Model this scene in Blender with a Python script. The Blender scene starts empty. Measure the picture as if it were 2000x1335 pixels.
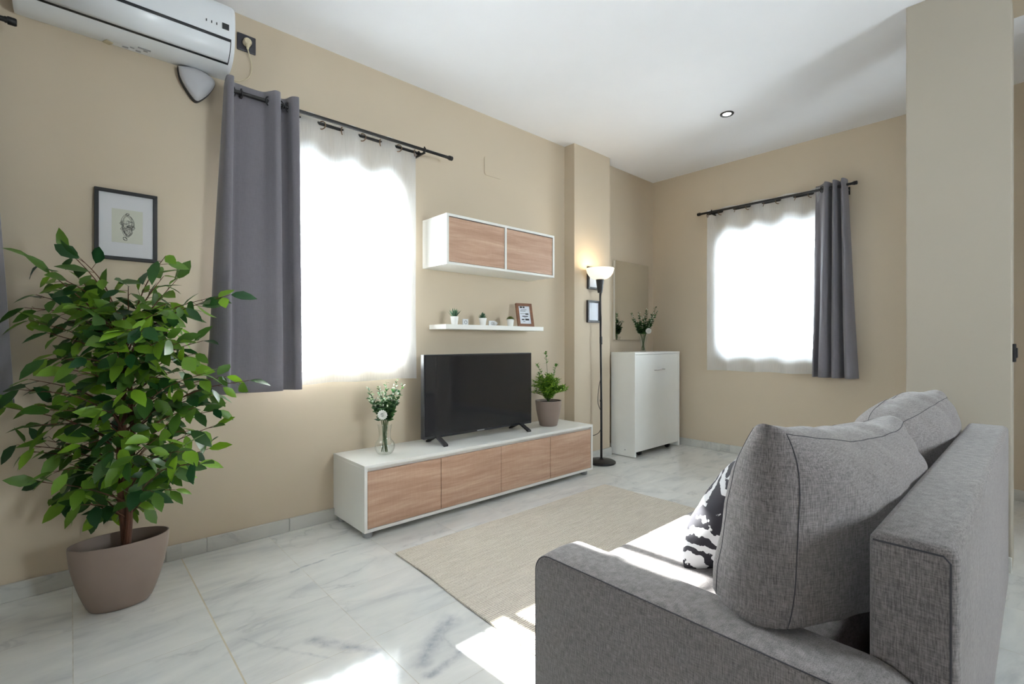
import bpy, bmesh, math, random
from mathutils import Vector, Matrix, Euler, noise
from math import sin, cos, pi, radians as R

sc = bpy.context.scene
COL = sc.collection

# ------------------------------------------------------------------ camera
# X runs along the television wall, Y towards it, Z up; metres.
cam_d = bpy.data.cameras.new('camera')
cam_d.sensor_width = 36.0
cam_d.lens = 17.0
cam_d.clip_start = 0.02
cam = bpy.data.objects.new('camera', cam_d)
COL.objects.link(cam)
YAW = R(47.58)                      # view direction measured from +X
cam.location = (0, 0, 1.0)
cam.rotation_euler = (R(90), 0, YAW - R(90))
sc.camera = cam

# ------------------------------------------------------------------ world, sun, exposure
sc.view_settings.view_transform = 'Standard'
sc.view_settings.look = 'None'
sc.view_settings.gamma = 1.0
sc.view_settings.exposure = 0.82
sc.view_settings.use_curve_mapping = False
w = bpy.data.worlds.new('daylight'); sc.world = w
w.use_nodes = True
bg = w.node_tree.nodes['Background']
bg.inputs[0].default_value = (0.86, 0.93, 1.0, 1)
bg.inputs[1].default_value = 32.0

sun_d = bpy.data.lights.new('sun', 'SUN')
sun_d.energy = 135.0
sun_d.angle = R(0.6)
sun_d.color = (1.0, 0.98, 0.95)
sun = bpy.data.objects.new('sun', sun_d); COL.objects.link(sun)
sun_dir = Vector((0.05, -1.0, -0.625)).normalized()      # travel direction of the light
sun.rotation_euler = sun_dir.to_track_quat('-Z', 'Y').to_euler()
sun.location = (0.5, 6, 4)


def portal(name, loc, direction, sx, sy):
    d = bpy.data.lights.new(name, 'AREA'); d.shape = 'RECTANGLE'; d.size = sx; d.size_y = sy
    d.cycles.is_portal = True
    o = bpy.data.objects.new(name, d); COL.objects.link(o)
    o.location = loc
    o.rotation_euler = Vector(direction).to_track_quat('-Z', 'Z').to_euler()
    return o


YW = 2.69      # television wall plane
XE = 4.42      # end wall plane
H = 2.63       # ceiling height
XL, YB = -2.1, -2.3     # walls behind the camera
portal('sky_portal', (1.095, YW + 0.17, 1.43), (0, -1, 0), 0.95, 1.2)
portal('sky_portal', (XE + 0.17, 1.53, 1.43), (-1, 0, 0), 1.1, 1.2)
portal('sky_portal', (2.0, YB - 0.17, 1.4), (0, 1, 0), 1.0, 1.4)  # serves the fill window added behind the camera
portal('sky_portal', (XL - 0.17, 0.5, 1.5), (1, 0, 0), 0.9, 1.1)  # serves the fill window added in the left wall

sc.cycles.use_denoising = True
sc.cycles.max_bounces = 10
sc.cycles.diffuse_bounces = 7
sc.cycles.transparent_max_bounces = 16
sc.cycles.sample_clamp_indirect = 6.0
sc.cycles.caustics_reflective = False
sc.cycles.caustics_refractive = False


# ------------------------------------------------------------------ materials
def lin(c):
    def f(v):
        v /= 255.0
        return v / 12.92 if v <= 0.04045 else ((v + 0.055) / 1.055) ** 2.4
    return (f(c[0]), f(c[1]), f(c[2]), 1)


class NT:
    """Small node-graph writer."""
    def __init__(s, name):
        s.m = bpy.data.materials.new(name); s.m.use_nodes = True
        s.t = s.m.node_tree; s.b = s.t.nodes['Principled BSDF']

    def n(s, kind, **kw):
        nd = s.t.nodes.new(kind)
        for k, v in kw.items():
            if k.startswith('i_'):
                key = k[2:]
                key = int(key) if key.isdigit() else key
                s.set(nd, key, v)
            else:
                setattr(nd, k, v)
        return nd

    def set(s, nd, key, v):
        if isinstance(v, bpy.types.NodeSocket):
            s.t.links.new(v, nd.inputs[key])
        else:
            nd.inputs[key].default_value = v

    def math(s, op, a, b=0.0, c=None, clamp=False):
        nd = s.t.nodes.new('ShaderNodeMath'); nd.operation = op; nd.use_clamp = clamp
        s.set(nd, 0, a); s.set(nd, 1, b)
        if c is not None: s.set(nd, 2, c)
        return nd.outputs[0]

    def obj(s):
        return s.n('ShaderNodeTexCoord').outputs['Object']

    def geo(s):
        return s.n('ShaderNodeNewGeometry').outputs['Position']

    def scale(s, vec, v, rot=(0, 0, 0), loc=(0, 0, 0)):
        nd = s.n('ShaderNodeMapping'); s.t.links.new(vec, nd.inputs[0])
        nd.inputs['Scale'].default_value = v; nd.inputs['Rotation'].default_value = rot; nd.inputs['Location'].default_value = loc
        return nd.outputs[0]

    def noise(s, vec, scale, detail=4, rough=0.55, dist=0.0):
        nd = s.n('ShaderNodeTexNoise'); s.t.links.new(vec, nd.inputs['Vector'])
        nd.inputs['Scale'].default_value = scale; nd.inputs['Detail'].default_value = detail
        nd.inputs['Roughness'].default_value = rough; nd.inputs['Distortion'].default_value = dist
        return nd.outputs['Fac']

    def ramp(s, fac, stops, interp='LINEAR'):
        nd = s.n('ShaderNodeValToRGB'); s.t.links.new(fac, nd.inputs[0])
        cr = nd.color_ramp; cr.interpolation = interp
        while len(cr.elements) < len(stops): cr.elements.new(0.5)
        for e, (p, c) in zip(cr.elements, stops):
            e.position = p; e.color = c if len(c) == 4 else (*c, 1)
        return nd.outputs[0]

    def mix(s, fac, a, b, mode='MIX'):
        nd = s.n('ShaderNodeMix', data_type='RGBA', blend_type=mode)
        s.set(nd, 0, fac); s.set(nd, 6, a); s.set(nd, 7, b)
        return nd.outputs[2]

    def bump(s, h, strength, dist=0.001):
        nd = s.n('ShaderNodeBump'); s.t.links.new(h, nd.inputs['Height'])
        nd.inputs['Strength'].default_value = strength; nd.inputs['Distance'].default_value = dist
        s.t.links.new(nd.outputs[0], s.b.inputs['Normal'])

    def out(s, color=None, rough=None, **kw):
        if color is not None: s.set(s.b, 'Base Color', color)
        if rough is not None: s.set(s.b, 'Roughness', rough)
        for k, v in kw.items(): s.set(s.b, k.replace('_', ' '), v)
        return s.m


def plain(name, rgb, rough=0.5, var=0.03, **kw):
    t = NT(name); c = lin(rgb)
    f = t.noise(t.obj(), 9, 3)
    lo = tuple(x * (1 - var) for x in c[:3]); hi = tuple(min(1, x * (1 + var)) for x in c[:3])
    return t.out(t.ramp(f, [(0.3, lo), (0.7, hi)]), rough, **kw)


def paint(name, rgb, bump=0.12, rough=0.85):
    t = NT(name); c = lin(rgb); g = t.geo()
    f = t.noise(g, 2.2, 5)
    col = t.ramp(f, [(0.25, tuple(x * 0.975 for x in c[:3])), (0.75, tuple(min(1, x * 1.02) for x in c[:3]))])
    h = t.noise(g, 55, 6, 0.6)
    t.bump(h, bump, 0.002)
    return t.out(col, rough)


M = {}
M['wall'] = paint('beige_wall_paint', (195, 181, 160))
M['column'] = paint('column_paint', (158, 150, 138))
M['ceiling'] = paint('ceiling_paint', (238, 239, 243), 0.04)
M['white'] = plain('white_melamine', (236, 236, 232), 0.32, 0.012)
M['white_gloss'] = plain('white_plastic', (226, 229, 233), 0.28, 0.01)
M['white_ceramic'] = plain('white_ceramic', (238, 238, 236), 0.3, 0.01)
M['grey_plastic'] = plain('grey_plastic', (150, 152, 154), 0.4)
M['dark_plastic'] = plain('dark_plastic', (30, 32, 36), 0.35)
M['black'] = plain('black_satin', (20, 20, 23), 0.55)
M['black_metal'] = plain('black_metal', (26, 25, 26), 0.4, Metallic=0.4)
M['socket_black'] = plain('anthracite_plastic', (44, 44, 52), 0.4)
M['cream_plastic'] = plain('cream_plastic', (200, 188, 160), 0.45)
M['chrome'] = plain('brushed_steel', (190, 190, 188), 0.25, Metallic=1.0)
M['bronze'] = plain('bronze_ring', (118, 96, 78), 0.35, Metallic=0.8)
M['alarm_grey'] = plain('light_grey_plastic', (178, 178, 182), 0.35, 0.01)
M['taupe'] = plain('taupe_plastic', (132, 116, 106), 0.5, 0.02)
M['soil'] = plain('dark_soil', (38, 30, 24), 0.95, 0.3)
M['mat_board'] = plain('white_mat_board', (205, 205, 208), 0.7, 0.01)
M['paper_grey'] = plain('drawing_paper', (196, 197, 184), 0.8, 0.01)
M['paper_white'] = plain('white_paper', (222, 228, 238), 0.6, 0.01)
M['ink'] = plain('grey_ink', (84, 82, 80), 0.8)
M['ink_dark'] = plain('dark_ink', (38, 40, 44), 0.8)
M['rose'] = plain('white_petals', (240, 240, 236), 0.7, 0.02)
M['bud'] = plain('pale_buds', (222, 228, 210), 0.7, 0.04)
M['stem'] = plain('green_stem', (70, 92, 52), 0.6, 0.1)
M['brown_wood'] = None


def leaf_mat(name, dark, light, rough=0.42, tr=0.25):
    t = NT(name)
    at = t.n('ShaderNodeAttribute', attribute_name='leaf_tone')
    col = t.ramp(at.outputs['Fac'], [(0.0, lin(dark)), (0.6, tuple((a + b) / 2 for a, b in zip(lin(dark), lin(light)))), (1.0, lin(light))])
    t.out(col, rough)
    tl = t.n('ShaderNodeBsdfTranslucent'); t.t.links.new(col, tl.inputs[0])
    mx = t.n('ShaderNodeMixShader'); mx.inputs[0].default_value = tr
    t.t.links.new(t.b.outputs[0], mx.inputs[1]); t.t.links.new(tl.outputs[0], mx.inputs[2])
    t.t.links.new(mx.outputs[0], t.t.nodes['Material Output'].inputs[0])
    return t.m


M['ficus'] = leaf_mat('ficus_leaves', (20, 62, 30), (122, 164, 40), 0.36)
M['vase_leaf'] = leaf_mat('vase_foliage', (28, 66, 38), (78, 118, 62), 0.5)
M['fern'] = leaf_mat('fern_leaves', (52, 116, 26), (158, 190, 60), 0.5)
M['succulent'] = leaf_mat('succulent_leaves', (36, 74, 54), (92, 128, 96), 0.5, 0.1)
M['moss'] = leaf_mat('moss_leaves', (70, 84, 20), (128, 134, 48), 0.7, 0.1)


def bark():
    t = NT('brown_bark'); o = t.obj()
    f = t.noise(t.scale(o, (40, 40, 9)), 1.0, 5, 0.6)
    t.bump(f, 0.5, 0.004)
    return t.out(t.ramp(f, [(0.3, lin((50, 28, 18))), (0.7, lin((108, 66, 44)))]), 0.8)


M['bark'] = bark()


def oak(name='pinkish_oak_veneer', a=(160, 124, 102), b=(206, 175, 152)):
    t = NT(name); g = t.geo()
    g2 = t.scale(g, (1.6, 6.0, 26.0))
    wv = t.noise(t.scale(g, (1.3, 3, 5.0)), 1.3, 2)
    # bend the grain slightly
    cmb = t.n('ShaderNodeVectorMath', operation='ADD')
    c3 = t.n('ShaderNodeCombineXYZ'); t.set(c3, 2, t.math('MULTIPLY', wv, 2.4))
    t.t.links.new(g2, cmb.inputs[0]); t.t.links.new(c3.outputs[0], cmb.inputs[1])
    f1 = t.noise(cmb.outputs[0], 1.2, 6, 0.6)
    f2 = t.noise(t.scale(g, (4, 20, 150)), 2.0, 3, 0.6)
    f3 = t.noise(t.scale(g, (160, 30, 12)), 1.5, 2, 0.5)
    f = t.math('ADD', t.math('MULTIPLY', f1, 0.7), t.math('MULTIPLY', f2, 0.3))
    f = t.math('ADD', t.math('MULTIPLY', f, 0.88), t.math('MULTIPLY', f3, 0.12))
    t.bump(f2, 0.15, 0.0008)
    return t.out(t.ramp(f, [(0.33, lin(a)), (0.5, lin(tuple((x + y) / 2 for x, y in zip(a, b)))), (0.66, lin(b))]), 0.5)


M['oak'] = oak()
M['brown_wood'] = oak('brown_frame_wood', (96, 62, 44), (146, 100, 72))


def marble(name, tiles=True):
    t = NT(name); g = t.geo()
    S = 0.3735
    sep = t.n('ShaderNodeSeparateXYZ'); t.t.links.new(g, sep.inputs[0])
    u = t.math('DIVIDE', t.math('SUBTRACT', sep.outputs[0], 0.38 - 10 * S), S)
    v = t.math('DIVIDE', t.math('SUBTRACT', sep.outputs[1], 1.897 - 15 * S), S)
    iu = t.math('FLOOR', u); iv = t.math('FLOOR', v)
    cid = t.n('ShaderNodeCombineXYZ'); t.set(cid, 0, iu); t.set(cid, 1, iv)
    wn = t.n('ShaderNodeTexWhiteNoise'); t.t.links.new(cid.outputs[0], wn.inputs[0])
    off = t.n('ShaderNodeVectorMath', operation='SCALE'); t.t.links.new(wn.outputs['Color'], off.inputs[0]); off.inputs[3].default_value = 7.0
    add = t.n('ShaderNodeVectorMath', operation='ADD'); t.t.links.new(g, add.inputs[0]); t.t.links.new(off.outputs[0], add.inputs[1])
    p = add.outputs[0]
    rot = t.scale(p, (1.0, 3.2, 3.2), rot=(0, 0, R(12)))
    cloud = t.noise(rot, 2.6, 8, 0.62, 0.6)
    base = t.ramp(cloud, [(0.26, lin((196, 198, 200))), (0.42, lin((218, 219, 217))), (0.62, lin((230, 230, 227))), (0.8, lin((236, 234, 229)))])
    vn = t.noise(t.scale(p, (1.0, 2.0, 2.0), rot=(0, 0, R(20))), 1.5, 6, 0.55, 0.9)
    ridge = t.math('ABSOLUTE', t.math('SUBTRACT', vn, 0.5))
    vein = t.math('SUBTRACT', 1.0, t.math('MULTIPLY', ridge, 60.0), clamp=True)
    wide = t.math('SUBTRACT', 1.0, t.math('MULTIPLY', ridge, 12.0), clamp=True)
    patch = t.ramp(t.noise(p, 1.7, 3), [(0.42, (0, 0, 0)), (0.62, (1, 1, 1))])
    vv = t.math('MULTIPLY', t.math('ADD', t.math('MULTIPLY', vein, 0.2), t.math('MULTIPLY', wide, 0.12)), patch)
    col = t.mix(vv, base, lin((104, 112, 128)))
    if tiles:
        # named veins that run across single tiles in the front of the room
        wob = t.n('ShaderNodeTexNoise'); t.t.links.new(g, wob.inputs['Vector']); wob.inputs['Scale'].default_value = 9; wob.inputs['Detail'].default_value = 6
        ws = t.n('ShaderNodeVectorMath', operation='SUBTRACT'); t.t.links.new(wob.outputs['Color'], ws.inputs[0]); ws.inputs[1].default_value = (0.5, 0.5, 0.5)
        wm = t.n('ShaderNodeVectorMath', operation='SCALE'); t.t.links.new(ws.outputs[0], wm.inputs[0]); wm.inputs[3].default_value = 0.07
        gp = t.n('ShaderNodeVectorMath', operation='ADD'); t.t.links.new(g, gp.inputs[0]); t.t.links.new(wm.outputs[0], gp.inputs[1])
        tot = None
        for (ax, ay, bx, by, wd, st) in VEINS:
            A = Vector((ax, ay, 0)); B = Vector((bx, by, 0)); L2 = (B - A).length_squared
            pa = t.n('ShaderNodeVectorMath', operation='SUBTRACT'); t.t.links.new(gp.outputs[0], pa.inputs[0]); pa.inputs[1].default_value = A
            dt = t.n('ShaderNodeVectorMath', operation='DOT_PRODUCT'); t.t.links.new(pa.outputs[0], dt.inputs[0]); dt.inputs[1].default_value = B - A
            h = t.math('DIVIDE', dt.outputs['Value'], L2, clamp=True)
            sc_ = t.n('ShaderNodeVectorMath', operation='SCALE'); sc_.inputs[0].default_value = B - A; t.t.links.new(h, sc_.inputs[3])
            df = t.n('ShaderNodeVectorMath', operation='DISTANCE'); t.t.links.new(pa.outputs[0], df.inputs[0]); t.t.links.new(sc_.outputs[0], df.inputs[1])
            k = t.math('SUBTRACT', 1.0, t.math('DIVIDE', df.outputs['Value'], wd), clamp=True)
            k = t.math('MULTIPLY', t.math('POWER', k, 1.6), st)
            tot = k if tot is None else t.math('MAXIMUM', tot, k)
        br = t.ramp(t.noise(g, 24, 5, 0.7), [(0.35, (0.35, 0.35, 0.35)), (0.6, (1, 1, 1))])
        tot = t.math('MULTIPLY', tot, br)
        col = t.mix(tot, col, lin((98, 108, 132)))
        fu = t.math('ABSOLUTE', t.math('SUBTRACT', t.math('FRACT', u), 0.5))
        fv = t.math('ABSOLUTE', t.math('SUBTRACT', t.math('FRACT', v), 0.5))
        mu = t.math('GREATER_THAN', fu, 0.5 - 0.0016 / S)
        mv = t.math('GREATER_THAN', fv, 0.5 - 0.0011 / S)
        # the grout line at x = 0.38 is wider and yellower
        near = t.math('LESS_THAN', t.math('ABSOLUTE', t.math('SUBTRACT', sep.outputs[0], 0.38)), 0.0024)
        gm = t.math('MAXIMUM', mu, mv)
        gn = t.noise(g, 30, 3)
        gs = t.math('MULTIPLY', gm, t.math('ADD', t.math('MULTIPLY', gn, 0.9), 0.1))
        col = t.mix(gs, col, lin((158, 150, 134)))
        col = t.mix(t.math('MULTIPLY', near, 0.55), col, lin((196, 180, 140)))
        rg = t.math('ADD', t.math('MULTIPLY', gm, 0.35), t.math('MULTIPLY', t.noise(g, 6, 4), 0.16))
        return t.out(col, rg, Specular_IOR_Level=0.5)
    return t.out(t.mix(1.0, col, lin((222, 221, 218)), 'MULTIPLY'), 0.3)


VEINS = [(0.60, 1.66, 0.735, 1.44, 0.03, 0.7), (0.60, 1.66, 0.735, 1.44, 0.009, 0.9),
         (0.72, 1.44, 0.72, 1.30, 0.045, 0.45),
         (0.80, 1.31, 1.02, 1.44, 0.05, 0.65), (0.93, 1.27, 1.05, 1.30, 0.02, 0.9), (0.80, 1.24, 0.93, 1.27, 0.03, 0.8),
         (0.70, 2.20, 0.98, 2.24, 0.014, 0.8), (0.42, 1.83, 0.62, 1.50, 0.012, 0.4)]
M['marble'] = marble('marble_tiles')
M['marble_strip'] = marble('marble_strip', False)


def weave(name, rgb, contrast=0.35, sc_=1.0, rough=0.95, b=0.5):
    t = NT(name); o = t.obj(); c = lin(rgb)
    fx = t.noise(t.scale(o, (520 * sc_, 520 * sc_, 55 * sc_)), 1.0, 2, 0.5)
    fy = t.noise(t.scale(o, (60 * sc_, 60 * sc_, 560 * sc_)), 1.0, 2, 0.5)
    fz = t.noise(t.scale(o, (60 * sc_, 600 * sc_, 300 * sc_)), 1.0, 2, 0.5)
    f = t.math('DIVIDE', t.math('ADD', t.math('ADD', t.math('MULTIPLY', fx, 1.5), fy), t.math('MULTIPLY', fz, 0.5)), 3.0)
    big = t.noise(o, 3.0, 3)
    f = t.math('ADD', t.math('MULTIPLY', f, 0.93), t.math('MULTIPLY', big, 0.07))
    lo = tuple(x * (1 - contrast) for x in c[:3]); hi = tuple(min(1, x * (1 + contrast)) for x in c[:3])
    t.bump(f, b, 0.002)
    return t.out(t.ramp(f, [(0.38, lo), (0.62, hi)]), rough, Sheen_Weight=0.25)


M['sofa'] = weave('grey_melange_fabric', (122, 116, 116), 0.46)
M['curtain'] = weave('grey_curtain_fabric', (112, 109, 116), 0.06, 0.6, 0.85, 0.1)
M['seam'] = plain('dark_seam_thread', (70, 69, 74), 0.95)


def rug_mat():
    t = NT('beige_woven_rug'); g = t.geo()
    wy = t.n('ShaderNodeTexWave', bands_direction='Y'); t.t.links.new(g, wy.inputs['Vector'])
    wy.inputs['Scale'].default_value = 34; wy.inputs['Distortion'].default_value = 1.2; wy.inputs['Detail'].default_value = 2; wy.inputs['Detail Scale'].default_value = 6
    f1 = t.noise(t.scale(g, (120, 260, 1)), 1, 3, 0.6)
    f2 = t.noise(t.scale(g, (8, 70, 1)), 1, 3, 0.6)
    f = t.math('ADD', t.math('MULTIPLY', wy.outputs['Fac'], 0.28), t.math('ADD', t.math('MULTIPLY', f1, 0.44), t.math('MULTIPLY', f2, 0.28)))
    t.bump(f, 0.9, 0.006)
    return t.out(t.ramp(f, [(0.28, lin((150, 140, 128))), (0.5, lin((206, 197, 183))), (0.72, lin((228, 221, 209)))]), 1.0)


M['rug'] = rug_mat()


def zebra():
    t = NT('black_white_brushed_print'); o = t.obj()
    d = t.n('ShaderNodeTexWave', wave_type='RINGS', rings_direction='Y'); t.t.links.new(t.scale(o, (1, 1, 1.25), loc=(0.04, 0, -0.03)), d.inputs['Vector'])
    d.inputs['Scale'].default_value = 6.5; d.inputs['Distortion'].default_value = 10.0; d.inputs['Detail'].default_value = 4; d.inputs['Detail Scale'].default_value = 1.6
    f = t.math('ADD', t.math('MULTIPLY', d.outputs['Fac'], 0.6), t.math('MULTIPLY', t.noise(o, 22, 6, 0.75), 0.4))
    col = t.ramp(f, [(0.46, lin((40, 38, 46))), (0.49, lin((226, 226, 228)))])
    return t.out(col, 0.85)


M['zebra'] = zebra()


def sheer_mat():
    t = NT('white_voile')
    tr = t.n('ShaderNodeBsdfTransparent'); tr.inputs[0].default_value = (1, 1, 1, 1)
    tl = t.n('ShaderNodeBsdfTranslucent'); tl.inputs[0].default_value = (0.93, 0.95, 0.98, 1)
    df = t.n('ShaderNodeBsdfDiffuse'); df.inputs[0].default_value = (0.93, 0.94, 0.96, 1)
    m1 = t.n('ShaderNodeMixShader'); m1.inputs[0].default_value = 0.4
    t.t.links.new(tl.outputs[0], m1.inputs[1]); t.t.links.new(df.outputs[0], m1.inputs[2])
    f = t.noise(t.scale(t.geo(), (300, 300, 12)), 1, 2)
    k = t.math('ADD', 0.66, t.math('MULTIPLY', f, 0.22))
    m2 = t.n('ShaderNodeMixShader'); t.t.links.new(k, m2.inputs[0])
    t.t.links.new(tr.outputs[0], m2.inputs[1]); t.t.links.new(m1.outputs[0], m2.inputs[2])
    t.t.links.new(m2.outputs[0], t.t.nodes['Material Output'].inputs[0])
    return t.m


M['sheer'] = sheer_mat()


def pane_mat():
    t = NT('window_glass')
    tr = t.n('ShaderNodeBsdfTransparent'); tr.inputs[0].default_value = (0.96, 0.98, 0.97, 1)
    gl = t.n('ShaderNodeBsdfGlossy'); gl.inputs[1].default_value = 0.0
    fr = t.n('ShaderNodeFresnel'); fr.inputs[0].default_value = 1.45
    m = t.n('ShaderNodeMixShader'); t.t.links.new(fr.outputs[0], m.inputs[0])
    t.t.links.new(tr.outputs[0], m.inputs[1]); t.t.links.new(gl.outputs[0], m.inputs[2])
    t.t.links.new(m.outputs[0], t.t.nodes['Material Output'].inputs[0])
    return t.m


M['pane'] = pane_mat()


def vase_glass():
    t = NT('clear_vase_glass')
    tr = t.n('ShaderNodeBsdfTransparent'); tr.inputs[0].default_value = (0.985, 0.995, 0.99, 1)
    gl = t.n('ShaderNodeBsdfGlossy'); gl.inputs[1].default_value = 0.02
    lw = t.n('ShaderNodeLayerWeight'); lw.inputs[0].default_value = 0.45
    k = t.math('ADD', 0.03, t.math('MULTIPLY', t.math('POWER', lw.outputs['Facing'], 2.0), 0.4))
    m = t.n('ShaderNodeMixShader'); t.t.links.new(k, m.inputs[0])
    t.t.links.new(tr.outputs[0], m.inputs[1]); t.t.links.new(gl.outputs[0], m.inputs[2])
    t.t.links.new(m.outputs[0], t.t.nodes['Material Output'].inputs[0])
    return t.m


M['glass'] = vase_glass()
t = NT('mirror_glass'); M['mirror'] = t.out((0.86, 0.87, 0.85, 1), 0.02, Metallic=1.0)
t = NT('tv_screen'); M['screen'] = t.out((0.012, 0.012, 0.014, 1), 0.07, Specular_IOR_Level=0.75)
t = NT('picture_glazing'); M['glazing'] = t.out((0.5, 0.5, 0.5, 1), 0.05)


def emit(name, rgb, strength, base=(0.9, 0.88, 0.8, 1)):
    t = NT(name)
    return t.out(base, 0.4, Emission_Color=(*rgb, 1), Emission_Strength=strength)


M['shade'] = emit('lit_opal_glass', (1.0, 0.83, 0.55), 0.55)
M['spot'] = emit('lit_bulb', (1.0, 0.95, 0.85), 8.0)
M['led'] = emit('status_light', (0.8, 1.0, 1.0), 2.0)


# ------------------------------------------------------------------ geometry helpers
ORG = {}


def empty(name, loc=(0, 0, 0), label=None, cat=None, group=None, kind=None):
    o = bpy.data.objects.new(name, None); COL.objects.link(o)
    o.empty_display_size = 0.1
    o.location = loc; ORG[o] = Vector(loc)
    tag(o, label, cat, group, kind)
    return o


def tag(o, label=None, cat=None, group=None, kind=None):
    if label: o['label'] = label
    if cat: o['category'] = cat
    if group: o['group'] = group
    if kind: o['kind'] = kind
    return o


class MB:
    """Collects shapes in world coordinates, then links them as ONE mesh object."""
    def __init__(s):
        s.bm = bmesh.new()
        s.tone = None

    def _xf(s, verts, f):
        if f:
            for v in verts: v.co = f(v.co)

    def box(s, x0, x1, y0, y1, z0, z1, bev=0.0, seg=2, f=None):
        r = bmesh.ops.create_cube(s.bm, size=1.0)
        vs = r['verts']
        for v in vs:
            v.co = Vector((x0 + (v.co.x + .5) * (x1 - x0), y0 + (v.co.y + .5) * (y1 - y0), z0 + (v.co.z + .5) * (z1 - z0)))
        if bev > 0:
            es = set(e for v in vs for e in v.link_edges)
            r2 = bmesh.ops.bevel(s.bm, geom=list(es), offset=bev, segments=seg, affect='EDGES', profile=0.5)
            vs = list(set(v for fc in r2['faces'] for v in fc.verts))
            # collect everything connected
            seen = set(vs); st = list(vs)
            while st:
                a = st.pop()
                for e in a.link_edges:
                    b = e.other_vert(a)
                    if b not in seen: seen.add(b); st.append(b)
            vs = list(seen)
        s._xf(vs, f)
        return vs

    def grid(s, nu, nv, fn, close_u=False, f=None):
        vs = [[s.bm.verts.new(fn(i / (nu - 1) if not close_u else i / nu, j / (nv - 1))) for j in range(nv)] for i in range(nu)]
        n = nu if close_u else nu - 1
        for i in range(n):
            for j in range(nv - 1):
                a, b = vs[i], vs[(i + 1) % nu]
                try: s.bm.faces.new((a[j], b[j], b[j + 1], a[j + 1]))
                except ValueError: pass
        if f: s._xf([v for r in vs for v in r], f)
        return vs

    def lathe(s, prof, c=(0, 0, 0), seg=32, sx=1.0, sy=1.0, f=None):
        c = Vector(c)
        rings = []
        for (r, z) in prof:
            if r < 1e-6:
                rings.append([s.bm.verts.new(c + Vector((0, 0, z)))])
            else:
                rings.append([s.bm.verts.new(c + Vector((sx * r * cos(2 * pi * k / seg), sy * r * sin(2 * pi * k / seg), z))) for k in range(seg)])
        for a, b in zip(rings, rings[1:]):
            if len(a) == 1 and len(b) == 1: continue
            for k in range(seg):
                k2 = (k + 1) % seg
                if len(a) == 1: s.bm.faces.new((a[0], b[k2], b[k]))
                elif len(b) == 1: s.bm.faces.new((a[k], a[k2], b[0]))
                else: s.bm.faces.new((a[k], a[k2], b[k2], b[k]))
        if f: s._xf([v for r in rings for v in r], f)

    def tube(s, pts, rad, seg=8, caps=True, closed=False, f=None):
        pts = [Vector(p) for p in pts]; n = len(pts)
        rr = rad if isinstance(rad, (list, tuple)) else [rad] * n
        rings = []; up = None
        for i, p in enumerate(pts):
            if closed: d = pts[(i + 1) % n] - pts[i - 1]
            else: d = pts[min(i + 1, n - 1)] - pts[max(i - 1, 0)]
            if d.length < 1e-9: d = Vector((0, 0, 1))
            d.normalize()
            if up is None:
                up = Vector((0, 0, 1)) if abs(d.z) < 0.9 else Vector((1, 0, 0))
            sd = d.cross(up)
            if sd.length < 1e-6: sd = d.orthogonal()
            sd.normalize(); up = sd.cross(d).normalized()
            rings.append([s.bm.verts.new(p + rr[i] * (cos(2 * pi * k / seg) * sd + sin(2 * pi * k / seg) * up)) for k in range(seg)])
        m = n if closed else n - 1
        for i in range(m):
            a, b = rings[i], rings[(i + 1) % n]
            for k in range(seg):
                s.bm.faces.new((a[k], a[(k + 1) % seg], b[(k + 1) % seg], b[k]))
        if caps and not closed:
            s.bm.faces.new(rings[0][::-1]); s.bm.faces.new(rings[-1])
        if f: s._xf([v for r in rings for v in r], f)

    def torus(s, c, ax, r, r2, n=20, seg=8, a0=0, a1=2 * pi, f=None):
        c = Vector(c); ax = Vector(ax).normalized()
        e1 = ax.orthogonal().normalized(); e2 = ax.cross(e1)
        if abs(ax.z) < 0.5:
            e2 = Vector((0, 0, 1)); e1 = e2.cross(ax).normalized()
        full = abs(a1 - a0 - 2 * pi) < 1e-6
        pts = [c + r * (cos(a0 + (a1 - a0) * i / (n if full else n - 1)) * e1 + sin(a0 + (a1 - a0) * i / (n if full else n - 1)) * e2) for i in range(n)]
        s.tube(pts, r2, seg, closed=full, f=f)

    def sphere(s, c, r, sx=1, sy=1, sz=1, seg=14, f=None):
        n = seg // 2
        s.lathe([(r * sin(pi * i / n), -r * cos(pi * i / n) * sz) for i in range(n + 1)], c, seg, sx, sy, f)

    def prism(s, poly, d, f=None):
        """poly: list of 3D points (planar); extruded along vector d."""
        a = [s.bm.verts.new(Vector(p)) for p in poly]; b = [s.bm.verts.new(Vector(p) + Vector(d)) for p in poly]
        s.bm.faces.new(a[::-1]); s.bm.faces.new(b)
        n = len(poly)
        for i in range(n): s.bm.faces.new((a[i], a[(i + 1) % n], b[(i + 1) % n], b[i]))
        if f: s._xf(a + b, f)

    def leaf(s, base, d, nrm, L, W, tone, fold=0.18, curl=0.1, n=4):
        """pointed oval leaf from base along d; nrm roughly its upper side."""
        d = d.normalized(); sd = d.cross(nrm)
        if sd.length < 1e-5: sd = d.orthogonal()
        sd.normalize(); up = sd.cross(d).normalized()
        prof = {4: [(0, 0), (.18, .62), (.45, 1.0), (.75, .66), (1, 0)], 2: [(0, 0), (.45, 1), (1, 0)], 3: [(0, .15), (.35, 1.0), (.7, .7), (1, 0)]}[n]
        lay = s.bm.verts.layers.float.get('leaf_tone') or s.bm.verts.layers.float.new('leaf_tone')
        mid = []; lf = []; rt = []
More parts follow.
